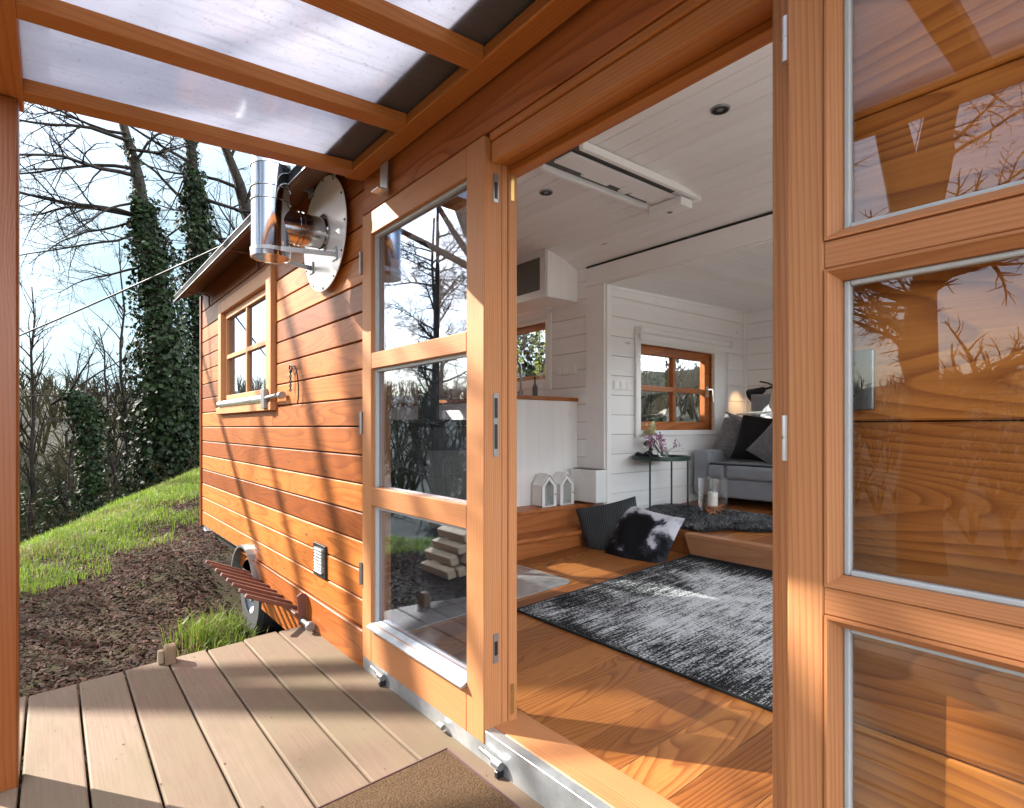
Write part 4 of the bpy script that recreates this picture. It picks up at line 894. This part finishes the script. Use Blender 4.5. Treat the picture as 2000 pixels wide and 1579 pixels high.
mb = MB(); mb.hexa([(-2.74,3.66,sz+.415),(-2.54,3.64,sz+.420),(-2.70,3.82,sz+.430),(-2.50,3.80,sz+.435),(-2.74,3.66,sz+.432),(-2.54,3.64,sz+.438),(-2.70,3.82,sz+.449),(-2.50,3.80,sz+.452)])
tag(link('folded_throw', mb, M['cream'], None, .012, 3, origin=(-2.6,3.73,sz+.44)), 'folded cream throw laid on top of the black cushion', 'throw')
# reading lamp on the back wall, switched on
lm = thing('reading_lamp', 'black two headed reading lamp on the white wall above the sofa', 'lamp', (-2.72, 4.42, 1.42))
mb = MB(); mb.lathe([(0,-.02),(.05,-.02),(.05,-.002),(0,-.002)], (-2.72,BY,1.44), 20, 0, 'y'); mb.tube([(-2.72,4.41,1.44),(-2.72,4.30,1.46),(-2.78,4.24,1.435)], .011, 8); mb.tube([(-2.72,4.30,1.46),(-2.66,4.24,1.41)], .011, 8); mb.tube([(-2.84,4.28,1.515),(-2.76,4.28,1.495),(-2.70,4.30,1.46)], .008, 6); link('arm', mb, M['black'], lm)
for a, d in (((-2.785,4.245,1.435), Vector((-.85,.10,-.38))), ((-2.655,4.235,1.405), Vector((.25,-.25,-.8)))):
    d.normalize(); q = d.to_track_quat('Z','Y').to_matrix(); mb = MB(); prof = [(.012,-.02),(.028,.0),(.035,.03),(.075,.145),(.073,.145),(.033,.032),(.0,.02)]
    V = []; n = 24
    for r, h in prof:
        for k in range(n): t = 2*math.pi*k/n; V.append(Vector(a)+q @ Vector((r*math.cos(t), r*math.sin(t), h)))
    mb.add(V, [(i*n+k, i*n+(k+1) % n, (i+1)*n+(k+1) % n, (i+1)*n+k) for i in range(len(prof)-1) for k in range(n)], 0, True); link('lamp_shade', mb, M['black'], lm)
bd = bpy.data.lights.new('lamp_bulb', 'SPOT'); bd.energy = .8; bd.color = (1,.62,.32); bd.shadow_soft_size = .02; bd.spot_size = R(75); bd.spot_blend = .9
bo = bpy.data.objects.new('lamp_bulb', bd); COL.objects.link(bo); bo.parent = lm; bo.location = Vector((-2.835,4.25,1.412))-lm.location; bo.rotation_euler = Vector((-.85,.05,-.45)).to_track_quat('-Z','Y').to_euler()
# round side table with a rim, vase of flowers, dark bowl and dish
tx, ty = -2.90, 2.80; tz = .825
tb = thing('side_table', 'round dark green side table with thin metal legs', 'side table', (tx,ty,bz(ty)))
mb = MB(); mb.lathe([(0,tz-.022),(.225,tz-.022),(.232,tz-.016),(.232,tz+.012),(.226,tz+.012),(.222,tz-.012),(0,tz-.012)], (tx,ty,0), 56); link('tray_top', mb, M['green'], tb)
for a in (14, 104, 194, 284):
    x, y = tx+.222*math.cos(R(a)), ty+.222*math.sin(R(a)); mb = MB(); mb.tube([(x,y,tz+.006),(x,y,bz(y))], .0075, 10); link('leg', mb, M['green'], tb)
T0 = tz-.011
mb = MB(); mb.lathe([(0,0),(.035,0),(.045,.02),(.05,.055),(.046,.058),(.04,.02),(0,.008)], (tx+.03,ty-.02,T0), 24); vs = link('flower_vase', mb, M['clear'], origin=(tx+.03,ty-.02,T0)); tag(vs, 'small glass vase of pink blossom on the round side table', 'vase')
rng = random.Random(5)
def quadleaf(mb, p, s, rng, nrm=None, mat=0, asp=.7):
    d = Vector((rng.gauss(0,1), rng.gauss(0,1), rng.gauss(0,1)))
    if nrm is not None: d = d*.55+Vector(nrm)
    d = d.normalized(); u = d.orthogonal().normalized(); w = d.cross(u); t = rng.uniform(0, 6.28); u, w = u*math.cos(t)+w*math.sin(t), w*math.cos(t)-u*math.sin(t)
    mb.add([p-u*s*.5, p+w*s*asp*.5+d*s*.08, p+u*s*.5, p-w*s*asp*.5+d*s*.08], [(0,1,2,3)], mat)
mb = MB(); ms = MB()
for i in range(16):
    a = rng.uniform(0, 6.28); rr_ = rng.uniform(.02,.12); top = Vector((tx+.03+rr_*math.cos(a), ty-.02+rr_*math.sin(a), T0+rng.uniform(.07,.24-rr_*.6)))
    ms.tube([(tx+.03,ty-.02,T0+.02), (tx+.03+.3*rr_*math.cos(a), ty-.02+.3*rr_*math.sin(a), T0+.06), tuple(top)], .0018, 4)
    for k in range(22): quadleaf(mb, top+Vector((rng.gauss(0,.016), rng.gauss(0,.016), rng.gauss(0,.022))), rng.uniform(.012,.024), rng)
link('stems', ms, M['stem'], vs); link('blossom', mb, M['petal_p'], vs)
mb = MB(); ms = MB()
fx, fy = tx-.115, ty+.01
ms.tube([(fx,fy,T0),(fx+.005,fy,T0+.10),(fx,fy,T0+.19)], .004, 5)
for k in range(14): quadleaf(ms, Vector((fx+rng.gauss(0,.018),fy+rng.gauss(0,.015),T0+rng.uniform(.06,.15))), .05, rng)
for k in range(70): quadleaf(mb, Vector((fx+rng.gauss(0,.022),fy+rng.gauss(0,.022),T0+.20+abs(rng.gauss(0,.03)))), rng.uniform(.03,.05), rng)
fl = link('yellow_flower', ms, M['stem'], origin=(fx,fy,T0)); tag(fl, 'pale yellow flower standing beside the pink blossom', 'flower'); link('bloom', mb, M['petal_y'], fl)
mb = MB(); V = []
for j in range(13):
    for i in range(13):
        a, b = i/6-1, j/6-1; V.append((tx-.10+.10*a+.01*math.sin(5*b), ty-.07+.075*b, T0+.006+.045*max(0,(1-a*a)*(1-b*b))**.5*(1+.35*math.sin(6*a+3*b))))
mb.add(V, [(j*13+i, j*13+i+1, (j+1)*13+i+1, (j+1)*13+i) for j in range(12) for i in range(12)], 0, True)
tag(link('black_scarf', mb, M['blackcloth'], origin=(tx-.1,ty-.07,T0)), 'crumpled black cloth on the green side table', 'cloth')
mb = MB(); mb.box(tx+.08, tx+.16, ty-.03, ty+.04, T0+.001, T0+.012); tag(link('small_dish', mb, M['plastic'], None, .003, 2, origin=(tx+.12,ty,T0)), 'small white dish on the green side table', 'dish')
# sheepskin: an irregular pelt of long grey strands
fxc, fyc = -2.50, 2.80; mb = MB(); rng = random.Random(8)
def pelt(a): return 1+.10*math.sin(3*a+.5)+.07*math.sin(5*a+2)+.05*math.sin(9*a)
base = MB(); n = 40
base.add([(fxc,fyc,bz(fyc)+.035)]+[(fxc+.60*pelt(2*math.pi*k/n)*math.cos(2*math.pi*k/n), fyc+.36*pelt(2*math.pi*k/n)*math.sin(2*math.pi*k/n), bz(fyc+.36*pelt(2*math.pi*k/n)*math.sin(2*math.pi*k/n))+.006) for k in range(n)], [(0,k+1,(k+1) % n+1) for k in range(n)], 0, True)
sk = link('sheepskin', base, M['blackcloth'], origin=(fxc,fyc,bz(fyc))); tag(sk, 'long haired grey sheepskin spread on the platform', 'sheepskin')
for i in range(11000):
    a = rng.uniform(0, 6.283); q = math.sqrt(rng.random())*.98; x = fxc+.60*pelt(a)*q*math.cos(a); y = fyc+.36*pelt(a)*q*math.sin(a)
    cl = math.sin(x*23+1.5*math.sin(y*17))+math.sin(y*29+2*math.sin(x*13)); dr_ = a+cl*.9+rng.gauss(0,.35); ln = rng.uniform(.035,.075)
    p0 = Vector((x, y, bz(y)+.008+.028*(1-q*q))); d = Vector((math.cos(dr_), math.sin(dr_), 0)); s = Vector((-d.y, d.x, 0))*.0022
    p1 = p0+d*ln*.4+Vector((0,0,ln*.45)); p2 = p0+d*ln+Vector((0,0,ln*.28*rng.uniform(.2,1.2)))
    mb.add([p0-s, p0+s, p1-s, p1+s, p2], [(0,1,3,2),(2,3,4)])
link('fleece', mb, M['fur'], sk)
# glass cylinder with candle and driftwood, standing on the sheepskin
vx, vy = -2.43, 2.80; vz = bz(vy)+.045
mb = MB(); r = .105; mb.lathe([(0,0),(r,0),(r,.285),(r-.004,.285),(r-.004,.012),(0,.012)], (vx,vy,vz), 48)
tag(link('candle_vase', mb, M['clear'], origin=(vx,vy,vz)), 'tall clear glass cylinder holding a candle on the sheepskin', 'vase')
mb = MB(); mb.lathe([(0,0),(.036,0),(.036,.098),(.031,.102),(.018,.096),(0,.094)], (vx,vy,vz+.075), 28); cd = link('pillar_candle', mb, M['wax'], origin=(vx,vy,vz+.075)); tag(cd, 'short white pillar candle inside the glass cylinder', 'candle')
mb = MB(); mb.tube([(vx,vy,vz+.165),(vx+.001,vy,vz+.185)], .0018, 5); link('wick', mb, M['black'], cd)
rng = random.Random(4)
for i in range(9):
    a = rng.uniform(0, 3.14); h = .02+.006*i; d = Vector((math.cos(a), math.sin(a), rng.uniform(-.25,.25))); c_ = Vector((vx+rng.uniform(-.02,.02), vy+rng.uniform(-.02,.02), vz+h)); ln = rng.uniform(.05,.072)
    mb = MB(); mb.tube([c_-d*ln, c_+Vector((0,0,.004)), c_+d*ln], [.007,.0115,.006], 7)
    tag(link('driftwood_stick', mb, M['step'], origin=tuple(c_)), 'brown driftwood stick around the candle in the glass cylinder', 'driftwood', 'driftwood sticks in the glass cylinder')

# ------------------------------------------------------------------ planting
def stick(paths, p, d, ln, r, lvl, rng, wander=.10, trop=.03, kids=(7,6,5), maxl=3, spread=.9, lenf=.5, n0=10, rmin=.0022):
    n = max(3, int(n0/(1+.55*lvl))); pts = [p.copy()]; dd_ = d.normalized(); rad = [r]
    for i in range(n):
        dd_ = (dd_+Vector((rng.gauss(0,wander), rng.gauss(0,wander), rng.gauss(0,wander)+trop))).normalized()
        p = p+dd_*(ln/n); pts.append(p.copy()); rad.append(max(rmin, r*(1-.80*(i+1)/n)))
    paths.append((pts, rad, lvl))
    if lvl < maxl: kids_of(paths, pts, rad, ln, lvl, rng, wander, trop, kids, maxl, spread, lenf, n0, rmin)
def kids_of(paths, pts, rad, ln, lvl, rng, wander, trop, kids, maxl, spread, lenf, n0, rmin, t0=.22):
    for k in range(kids[lvl]):
        t = rng.uniform(t0, .98); f_ = t*(len(pts)-1); i = min(int(f_), len(pts)-2); q = pts[i].lerp(pts[i+1], f_-i); base = (pts[i+1]-pts[i]).normalized()
        side = Vector((rng.gauss(0,1), rng.gauss(0,1), rng.gauss(0,.6))); side = (side-base*side.dot(base)).normalized()
        stick(paths, q, base*(1-spread*.6)+side*spread, ln*lenf*rng.uniform(.55,1.1)*(1-.45*t), max(rmin, rad[i]*.55), lvl+1, rng, wander*1.15, trop, kids, maxl, spread, lenf, n0, rmin)
def tree_obj(name, label, group, base, paths, cat='tree', ivy=None, cut=1, bark='bark', twig='twig'):
    root = thing(name, label, cat, tuple(base), group); t_ = MB(); c_ = MB()
    for pts, rad, lvl in paths:
        (t_ if lvl <= cut else c_).tube(pts, rad, 8 if lvl == 0 else (5 if lvl == 1 else 3), cap=False)
    link('trunk', t_, M[bark], root)
    if c_.v: link('crown', c_, M[twig], root)
    if ivy is not None and ivy.v: link('ivy', ivy, M['ivy'], root)
    return root
def ivy_on(mb, pts, radf, n, rng, size=.07):
    cum = [0]
    for a, b in zip(pts[:-1], pts[1:]): cum.append(cum[-1]+(b-a).length)
    for _ in range(n):
        t = rng.random(); s_ = t*cum[-1]; i = 0
        while i < len(cum)-2 and cum[i+1] < s_: i += 1
        q = pts[i].lerp(pts[i+1], (s_-cum[i])/max(1e-6, cum[i+1]-cum[i])); rr_ = radf(t)
        d = Vector((rng.gauss(0,1), rng.gauss(0,1), rng.gauss(0,.5))).normalized(); lump = 1+.35*math.sin(t*31+d.x*3)+.25*math.sin(t*67+d.y*4)
        quadleaf(mb, q+d*rr_*lump*rng.random()**.35, size*rng.uniform(.4,1.45), rng, d, 0, .95)
V3 = Vector
fwd = V3((-.7795,.6264,0)); rgt = V3((.6264,.7795,0)); eye = V3((0,-1.1,1.07))
def at(u, v, depth): return eye+fwd*depth+rgt*((u-1000)/1120*depth)+V3((0,0,(835-v)/1120*depth))   # lay-out of the wood seen from the deck
# ivy clad tree that leans towards the valley
rng = random.Random(21); dp = 11.5
tp_ = [at(u, v, dp+q) for u, v, q in ((335,985,0),(330,800,0),(318,680,.1),(305,560,.1),(290,470,.2),(277,400,.2),(268,340,.3),(248,270,.4),(236,225,.5),(215,150,.7),(190,40,.9))]
paths = [(tp_, [.30,.26,.23,.20,.17,.13,.11,.09,.075,.055,.03], 0)]
for (u, v), (u2, v2), ln, r in (((276,425),(60,330),3.4,.045),((262,330),(40,330),3.4,.04),((245,262),(20,260),3.2,.035),((285,450),(100,470),2.6,.03),((276,425),(60,360),3.0,.05),((268,345),(80,290),3.0,.045),((250,275),(60,205),2.8,.04),((240,235),(90,120),2.6,.035),((280,430),(420,560),1.6,.03),((255,290),(420,360),2.2,.04),((272,430),(120,460),2.2,.03),((300,520),(150,540),1.9,.03),((262,320),(380,200),2.2,.03),((225,180),(60,60),2.2,.03),((272,390),(130,425),2.4,.03),((290,470),(170,500),2.0,.02)):
    a = at(u, v, dp+.25); b = at(u2, v2, dp+rng.uniform(-1.2,.8)); stick(paths, a, b-a, ln, r, 1, rng, .11, -.012, (0,14,8,4), 3, .8, .52, 14, .0026)
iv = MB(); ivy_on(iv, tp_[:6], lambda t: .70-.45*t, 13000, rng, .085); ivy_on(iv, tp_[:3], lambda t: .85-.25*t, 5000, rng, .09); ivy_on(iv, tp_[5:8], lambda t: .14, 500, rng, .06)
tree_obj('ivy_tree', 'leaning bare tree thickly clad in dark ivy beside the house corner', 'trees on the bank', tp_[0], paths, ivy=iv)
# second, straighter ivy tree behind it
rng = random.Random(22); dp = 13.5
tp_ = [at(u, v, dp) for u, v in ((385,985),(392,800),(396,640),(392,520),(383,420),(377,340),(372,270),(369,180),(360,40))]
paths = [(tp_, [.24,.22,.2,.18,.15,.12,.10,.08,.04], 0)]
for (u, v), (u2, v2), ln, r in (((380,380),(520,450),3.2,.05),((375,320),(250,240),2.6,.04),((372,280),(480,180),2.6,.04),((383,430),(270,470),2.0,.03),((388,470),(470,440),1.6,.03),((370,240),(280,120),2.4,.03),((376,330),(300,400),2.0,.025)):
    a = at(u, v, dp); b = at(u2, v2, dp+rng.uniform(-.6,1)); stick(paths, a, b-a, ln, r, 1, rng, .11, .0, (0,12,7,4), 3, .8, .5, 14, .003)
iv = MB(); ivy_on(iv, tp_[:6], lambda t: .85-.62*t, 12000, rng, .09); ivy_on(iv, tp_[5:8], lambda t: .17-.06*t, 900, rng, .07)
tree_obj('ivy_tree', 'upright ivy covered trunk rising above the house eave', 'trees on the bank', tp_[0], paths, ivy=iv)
# bare tree whose limbs reach over the roof
rng = random.Random(23); dp = 17.0
tp_ = [at(u, v, dp) for u, v in ((530,1000),(520,760),(505,560),(490,440),(468,360),(440,290),(400,200),(350,80))]
paths = [(tp_, [.30,.27,.22,.18,.15,.12,.09,.05], 0)]
for (u, v), (u2, v2), ln, r in (((500,540),(300,380),5.0,.09),((495,480),(440,250),4.0,.07),((470,370),(300,260),3.6,.06),((480,410),(560,220),3.4,.06),((505,570),(430,420),3.0,.06),((450,310),(520,180),2.8,.05)):
    a = at(u, v, dp); b = at(u2, v2, dp+rng.uniform(-1,1)); stick(paths, a, b-a, ln, r, 1, rng, .09, .01, (0,11,8,4), 3, .75, .5, 14, .0035)
tree_obj('bare_tree', 'dark bare tree spreading thick limbs behind the house roof', 'trees on the bank', tp_[0], paths)
# slim saplings further down the bank
for i, (u0, u1, vt, dp, lab, sd) in enumerate(((243,234,470,14.0,'slim bare sapling with straight stem left of the leaning ivy tree',31),(232,200,640,14.5,'thin forked sapling just left of the straight sapling',32),(70,62,560,12.0,'twiggy low sapling close to the canopy post',33),(120,150,690,15.0,'small bare sapling above the thicket',34),(455,450,330,19.0,'thin bare tree seen over the low end of the roof',35))):
    rng = random.Random(sd); b0 = at(u0, 985, dp); b0.z = min(b0.z, gz(b0.x, b0.y)+.0); n = 9
    tp_ = [b0.lerp(at(u1, vt, dp), k/n)+V3((rng.gauss(0,.05),rng.gauss(0,.05),0)) for k in range(n+1)]
    paths = [(tp_, [.065*(1-.85*k/n) for k in range(n+1)], 0)]; ln = (tp_[-1]-tp_[0]).length
    kids_of(paths, tp_, paths[0][1], ln, 0, rng, .09, .05, (26,7,4), 2, .55, .26, 10, .0035, .3)
    tree_obj('bare_sapling', lab, 'trees on the bank', tp_[0], paths, cut=0)
# ivy column of a broken trunk
rng = random.Random(24); dp = 9.6
tp_ = [at(u, v, dp) for u, v in ((178,1040),(176,960),(178,880),(172,820),(160,785),(132,770),(100,790))]
b0 = tp_[0]; paths = [(tp_, [.11,.10,.09,.08,.07,.04,.02], 0)]
for k in range(9):
    a = tp_[rng.choice((3,4,5))]; stick(paths, a, V3((rng.gauss(0,1),rng.gauss(0,1),rng.uniform(.2,1.2))), rng.uniform(.8,1.8), .02, 1, rng, .12, .02, (0,8,4), 2, .8, .5, 9, .002)
iv = MB(); ivy_on(iv, tp_[:5], lambda t: .15+.10*t, 3800, rng, .06); ivy_on(iv, tp_[3:6], lambda t: .20-.08*t, 1500, rng, .06)
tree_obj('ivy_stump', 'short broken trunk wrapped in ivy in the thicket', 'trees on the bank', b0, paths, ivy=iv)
# trees on the sunny side, out of frame, that throw the branch shadows and fill the reflections
def big_tree(name, label, base, top, r0, seed, limbs, ln, maxl=3, twigs=(0,9,7,4), fork=None, ftw=(6,7,6,4), group='trees on the sunny side'):
    rng = random.Random(seed); b0 = V3(base); b1 = V3(top); n = 9
    tp_ = [b0.lerp(b1, k/n)+V3((rng.gauss(0,.06),rng.gauss(0,.06),0))*(1 if k else 0) for k in range(n+1)]
    paths = [(tp_, [r0*(1-.75*k/n) for k in range(n+1)], 0)]
    for k in range(limbs):
        t = rng.uniform(.35, .97); f_ = t*n; i = min(int(f_), n-1); q = tp_[i].lerp(tp_[i+1], f_-i); a = rng.uniform(0, 6.28)
        stick(paths, q, V3((math.cos(a), math.sin(a), rng.uniform(.15,.8))), ln*rng.uniform(.6,1.1)*(1.15-.5*t), r0*.42*(1-.5*t), 1, rng, .10, .015, twigs, maxl, .8, .5, 12, .0045)
    if fork:
        for f_ in fork: stick(paths, V3(f_[0]), V3(f_[1])-V3(f_[0]), (V3(f_[1])-V3(f_[0])).length, f_[2], 0, rng, .012, .0, ftw, 3, .8, .45, 12, .0045)
    return tree_obj(name, label, group, b0, paths)
def gb(x, y, d=.1): return (x, y, gz(x, y)-d)
big_tree('bare_tree', 'bare tree leaning away from the deck on the sunny side', (-7.0,-6.1,gz(-7.0,-6.1)-.1), (-8.6,-6.12,1.4), .17, 41, 0, 3,
         fork=[((-8.6,-6.12,1.3),(-13.4,-6.12,11.1),.20),((-10.6,-6.12,5.4),(-13.6,-6.12,10.3),.10),((-10.2,-6.12,4.55),(-14.6,-6.12,9.2),.085)], ftw=(3,4,3,2))
big_tree('bare_tree', 'bare tree with low side limbs on the sunny side of the deck', gb(-14.6,-7.7), (-15.0,-7.9,7.4), .12, 42, 16, 2.3, twigs=(0,13,9,5))
big_tree('bare_tree', 'crooked bare tree further along the sunny slope', gb(-9.8,-8.2), (-10.6,-8.6,12.5), .20, 43, 9, 4.0, fork=[((-10.2,-8.3,6.8),(-9.9,-4.2,9.0),.08),((-10.3,-8.4,8.0),(-9.1,-4.6,10.2),.07),((-10.0,-8.3,5.2),(-10.6,-4.4,8.2),.06),((-9.95,-8.3,7.6),(-9.6,-3.8,8.2),.10),((-10.0,-8.35,6.6),(-8.4,-4.2,7.5),.09)])
big_tree('bare_tree', 'fine twigged bare tree farther down the sunny slope', gb(-17.5,-9.6), (-17.9,-9.8,9.4), .18, 48, 20, 3.0, twigs=(0,13,9,5))
big_tree('bare_tree', 'wide bare tree low on the sunny slope', gb(-20,-14.5), (-20.5,-15,9.5), .22, 49, 18, 4.0, twigs=(0,12,9,5))
big_tree('bare_tree', 'slender bare tree between the wide tree and the house', gb(-12.6,-6.8), (-13.1,-6.9,6.3), .10, 50, 18, 2.0, twigs=(0,13,9,5))
b_ = gb(-2.35,-7.3)
big_tree('forked_tree', 'thick forked bare tree standing opposite the open door', b_, (-2.40,-7.35,3.6), .30, 44, 9, 2.6, twigs=(0,10,8,5), fork=[((-2.40,-7.35,3.4),(-3.9,-7.9,11),.22),((-2.40,-7.35,3.4),(-1.0,-7.2,11.5),.20)])
big_tree('bare_tree', 'bare tree with fine twigs beyond the forked tree', gb(.1,-10.5), (.3,-11,11), .2, 45, 16, 3.8, twigs=(0,11,9,5))
big_tree('bare_tree', 'distant bare tree on the slope across from the deck', gb(-5.8,-12.5), (-6.2,-13,11), .2, 46, 16, 3.8, twigs=(0,11,9,5))
big_tree('bare_tree', 'bushy bare tree low on the slope opposite the folded door', gb(-3.6,-11.5), (-3.2,-12,9), .16, 47, 18, 3.2, twigs=(0,11,9,5))
# green creeper hanging outside the bay window
rng = random.Random(51); mb = MB(); sm = MB(); b0 = V3(gb(-5.2,3.1))
for k in range(60):
    x = -5.4+rng.gauss(0,.35); y = 2.2+rng.random()*2.6; z1 = rng.uniform(2.0,2.9); z0 = z1-rng.uniform(.7,1.9); sm.tube([(x,y,z1),(x+.05,y,(z0+z1)/2),(x+.02,y+.03,z0)], .004, 3, cap=False)
    for q in range(34): quadleaf(mb, V3((x+rng.gauss(0,.05), y+rng.gauss(0,.05), rng.uniform(z0,z1))), rng.uniform(.04,.09), rng, None, 0, .4)
sm.tube([tuple(b0),(-5.35,3.15,1.2),(-5.4,3.2,2.3),(-5.2,3.4,3.0)], [.09,.08,.06,.03], 8); sm.tube([(-5.4,3.2,2.2),(-5.4,2.4,2.8),(-5.5,1.9,2.9)], [.05,.035,.02], 6)
wt = thing('weeping_willow', 'small weeping willow with pale green strands outside the bay window', 'tree', tuple(b0)); link('trunk', sm, M['bark'], wt); link('crown', mb, M['drygrass'], wt)
rng = random.Random(52); mb = MB(); sm = MB(); b0 = V3((-8.0,6.0,gz(-8.0,6.0)))
for k in range(9000):
    x = -8.0+rng.gauss(0,.30); y = rng.uniform(2.9,9.5); t = rng.random(); z = gz(x,y)+.1+t*(3.0+.35*math.sin(y*2.3)+.2*math.sin(y*5.1)); quadleaf(mb, V3((x+.25*math.sin(y*3+z*2), y, z)), rng.uniform(.06,.15), rng, None, 0, .7)
for k in range(26):
    y = 3.0+.25*k; sm.tube([(-8.0,y,gz(-8,y)),(-8.0+rng.gauss(0,.1),y+rng.gauss(0,.1),1.2),(-8.0+rng.gauss(0,.2),y+rng.gauss(0,.2),2.4)], [.03,.022,.01], 5, cap=False)
hd = thing('garden_hedge', 'tall dark green hedge behind the willow outside the bay window', 'hedge', tuple(b0)); link('stems', sm, M['bark'], hd); link('foliage', mb, M['ivy'], hd)
# split logs stacked beside the deck (seen only as a reflection in the closed leaf)
rng = random.Random(61); k = 0
for row in range(4):
    for i in range(7-row):
        c_ = V3((-4.75+rng.gauss(0,.02), -2.55+.13*i+.065*row, gz(-4.7,-2.2)+.06+.105*row)); h = .24; a = rng.uniform(0, 6)
        tri = [(c_.y+.068*math.cos(a+q), c_.z+.058*math.sin(a+q)) for q in (0, 1.5, 3.0, 4.4)]
        mb = MB(); mb.prism(tri, 'x', c_.x-h, c_.x+h); tag(link('split_log', mb, M['log'], None, .006, origin=tuple(c_)), 'pale split log in the heap beside the deck', 'log', 'split logs heaped beside the deck')
# brushwood thicket filling the valley side
rng = random.Random(71); mb = MB()
for i in range(1500):
    dpt = 9.5+rng.random()**.7*16; u = rng.uniform(-60, 640); q = at(u, 900, dpt); s_ = s_of(q.x, q.y)
    if s_ < .8: continue
    q.z = gz(q.x, q.y); h = max(.5, rng.uniform(-2.2, .45)+(1.3 if rng.random() < .08 else 0)-q.z); d = V3((rng.gauss(0,.28), rng.gauss(0,.28), 1)); ps = []
    stick(ps, q, d, h, .016, 0, rng, .10, -.02, (7,4), 2 if rng.random() < .5 else 1, .7, .45, 7, .0045)
    for pts, rad, lvl in ps: mb.tube(pts, rad, 3, cap=False)
tag(link('undergrowth', mb, M['brush'], origin=(-14,1,-2)), 'tangled brown brushwood filling the valley below the grass bank', 'undergrowth', kind='stuff')
rng = random.Random(72); mb = MB()
for i in range(16000):
    dpt = 11+rng.random()*15; u = rng.uniform(-60, 560); q = at(u, 900, dpt)
    if s_of(q.x, q.y) < 1.0: continue
    z = gz(q.x, q.y)+rng.random()**1.4*max(.4, -.3-gz(q.x, q.y)); quadleaf(mb, V3((q.x, q.y, z)), rng.uniform(.06,.16), rng, None, 0, .6)
tag(link('bramble_leaves', mb, M['ivy'], origin=(-15,1,-2)), 'dark bramble leaves low among the brushwood', 'brambles', kind='stuff')
# far wood on the opposite slope
rng = random.Random(73); mb = MB()
for i in range(2600):
    th = rng.uniform(R(95), R(262)); d_ = rng.uniform(60, 330); x, y = d_*math.cos(th), d_*math.sin(th); z = gz(x, y); h = rng.uniform(5, 10); a = V3((x, y, z))
    for k in range(5):
        mb.tube([a, a+V3((rng.gauss(0,1.0), rng.gauss(0,1.0), h*.55)), a+V3((rng.gauss(0,2.0), rng.gauss(0,2.0), h*rng.uniform(.75,1)))], [.22,.14,.04], 3, cap=False)
tag(link('distant_woods', mb, M['brush'], origin=(-150,40,0)), 'bare brown woodland covering the far hillside', 'woods', kind='stuff')
# bark mulch and grass
def mask(x, y): return s_of(x, y)+.32*math.sin(x*2.3+y*1.1)*.6+.22*math.sin(x*5.1-y*3.7)
rng = random.Random(81); mb = MB(); cnt = 0
while cnt < 30000:
    x = rng.uniform(-9.2, -2.4); y = rng.uniform(-2.3, 1.3)
    if y > -.02 and x > -6.0 and rng.random() < .8: continue
    if mask(x, y) > -.40+rng.gauss(0,.12): continue
    cnt += 1; s_ = rng.uniform(.016,.048); z = gz(x, y)+.004+rng.random()*.022; d = V3((rng.gauss(0,.42), rng.gauss(0,.42), 1)).normalized(); u = d.orthogonal().normalized(); w_ = d.cross(u); t = rng.uniform(0, 6.28); u, w_ = u*math.cos(t)+w_*math.sin(t), w_*math.cos(t)-u*math.sin(t); c_ = V3((x, y, z)); a_ = s_*rng.uniform(.22,.5)
    mb.add([c_-u*s_*.5-w_*a_*.4, c_+u*s_*.5-w_*a_*.5, c_+u*s_*.4+w_*a_*.5+d*.004, c_-u*s_*.55+w_*a_*.3, c_+d*.003], [(0,1,4),(1,2,4),(2,3,4),(3,0,4)])
tag(link('bark_mulch', mb, M['mulch'], origin=(-5,-.8,-.4)), 'dark brown bark mulch spread between the deck and the grass', 'mulch', kind='stuff')
def blade(mb, x, y, z, h, rng, lean=.5, dry=0.0):
    mt_ = 1 if rng.random() < dry else 0
    a = rng.uniform(0, 6.28); d = V3((math.cos(a), math.sin(a), 0)); s = V3((-d.y, d.x, 0))*rng.uniform(.0022,.0042); p = V3((x, y, z-.01)); l_ = lean*rng.random()
    p1 = p+d*h*l_*.35+V3((0,0,h*.6)); p2 = p+d*h*l_+V3((0,0,h*(1-.3*l_))); mb.add([p-s, p+s, p1+s*.8, p1-s*.8, p2], [(0,1,2,3),(3,2,4)], mt_)
rng = random.Random(82); mb = MB(); cnt = 0
while cnt < 52000:
    x = rng.uniform(-13.5, -4.6); y = rng.uniform(-3.2, 3.2); m_ = mask(x, y); s_ = s_of(x, y)
    if s_ > 1.5 or m_ < -.60+rng.gauss(0,.20): continue
    if math.sin(x*4.7+y*2.1)*math.sin(y*5.3-x*1.9) > .72 and rng.random() < .7: continue
    cnt += 1; tuft = .5+.5*math.sin(x*6.3+2*math.sin(y*4))*math.sin(y*7.1+1.5*math.sin(x*3)); blade(mb, x, y, gz(x, y), rng.uniform(.035,.075)+.09*tuft*rng.random(), rng, 1.0, .10+.45*max(0, math.sin(x*2.9+y*1.3)*math.sin(y*3.1-x*.7)))
tag(link('grass', mb, [M['grass'], M['straw']], origin=(-8.5,0,0)), 'bright green grass along the crest of the bank', 'grass', kind='stuff')
rng = random.Random(83); mb = MB(); gx, gy = -4.35, -.22
for i in range(1100):
    x = gx+rng.gauss(0,.16); y = gy+rng.gauss(0,.11); blade(mb, x, y, gz(x, y), rng.uniform(.06,.20), rng, 1.0, .2)
tag(link('grass_tuft', mb, [M['grass'], M['straw']], origin=(gx,gy,gz(gx,gy))), 'tuft of long grass growing in front of the wheel', 'grass tuft')
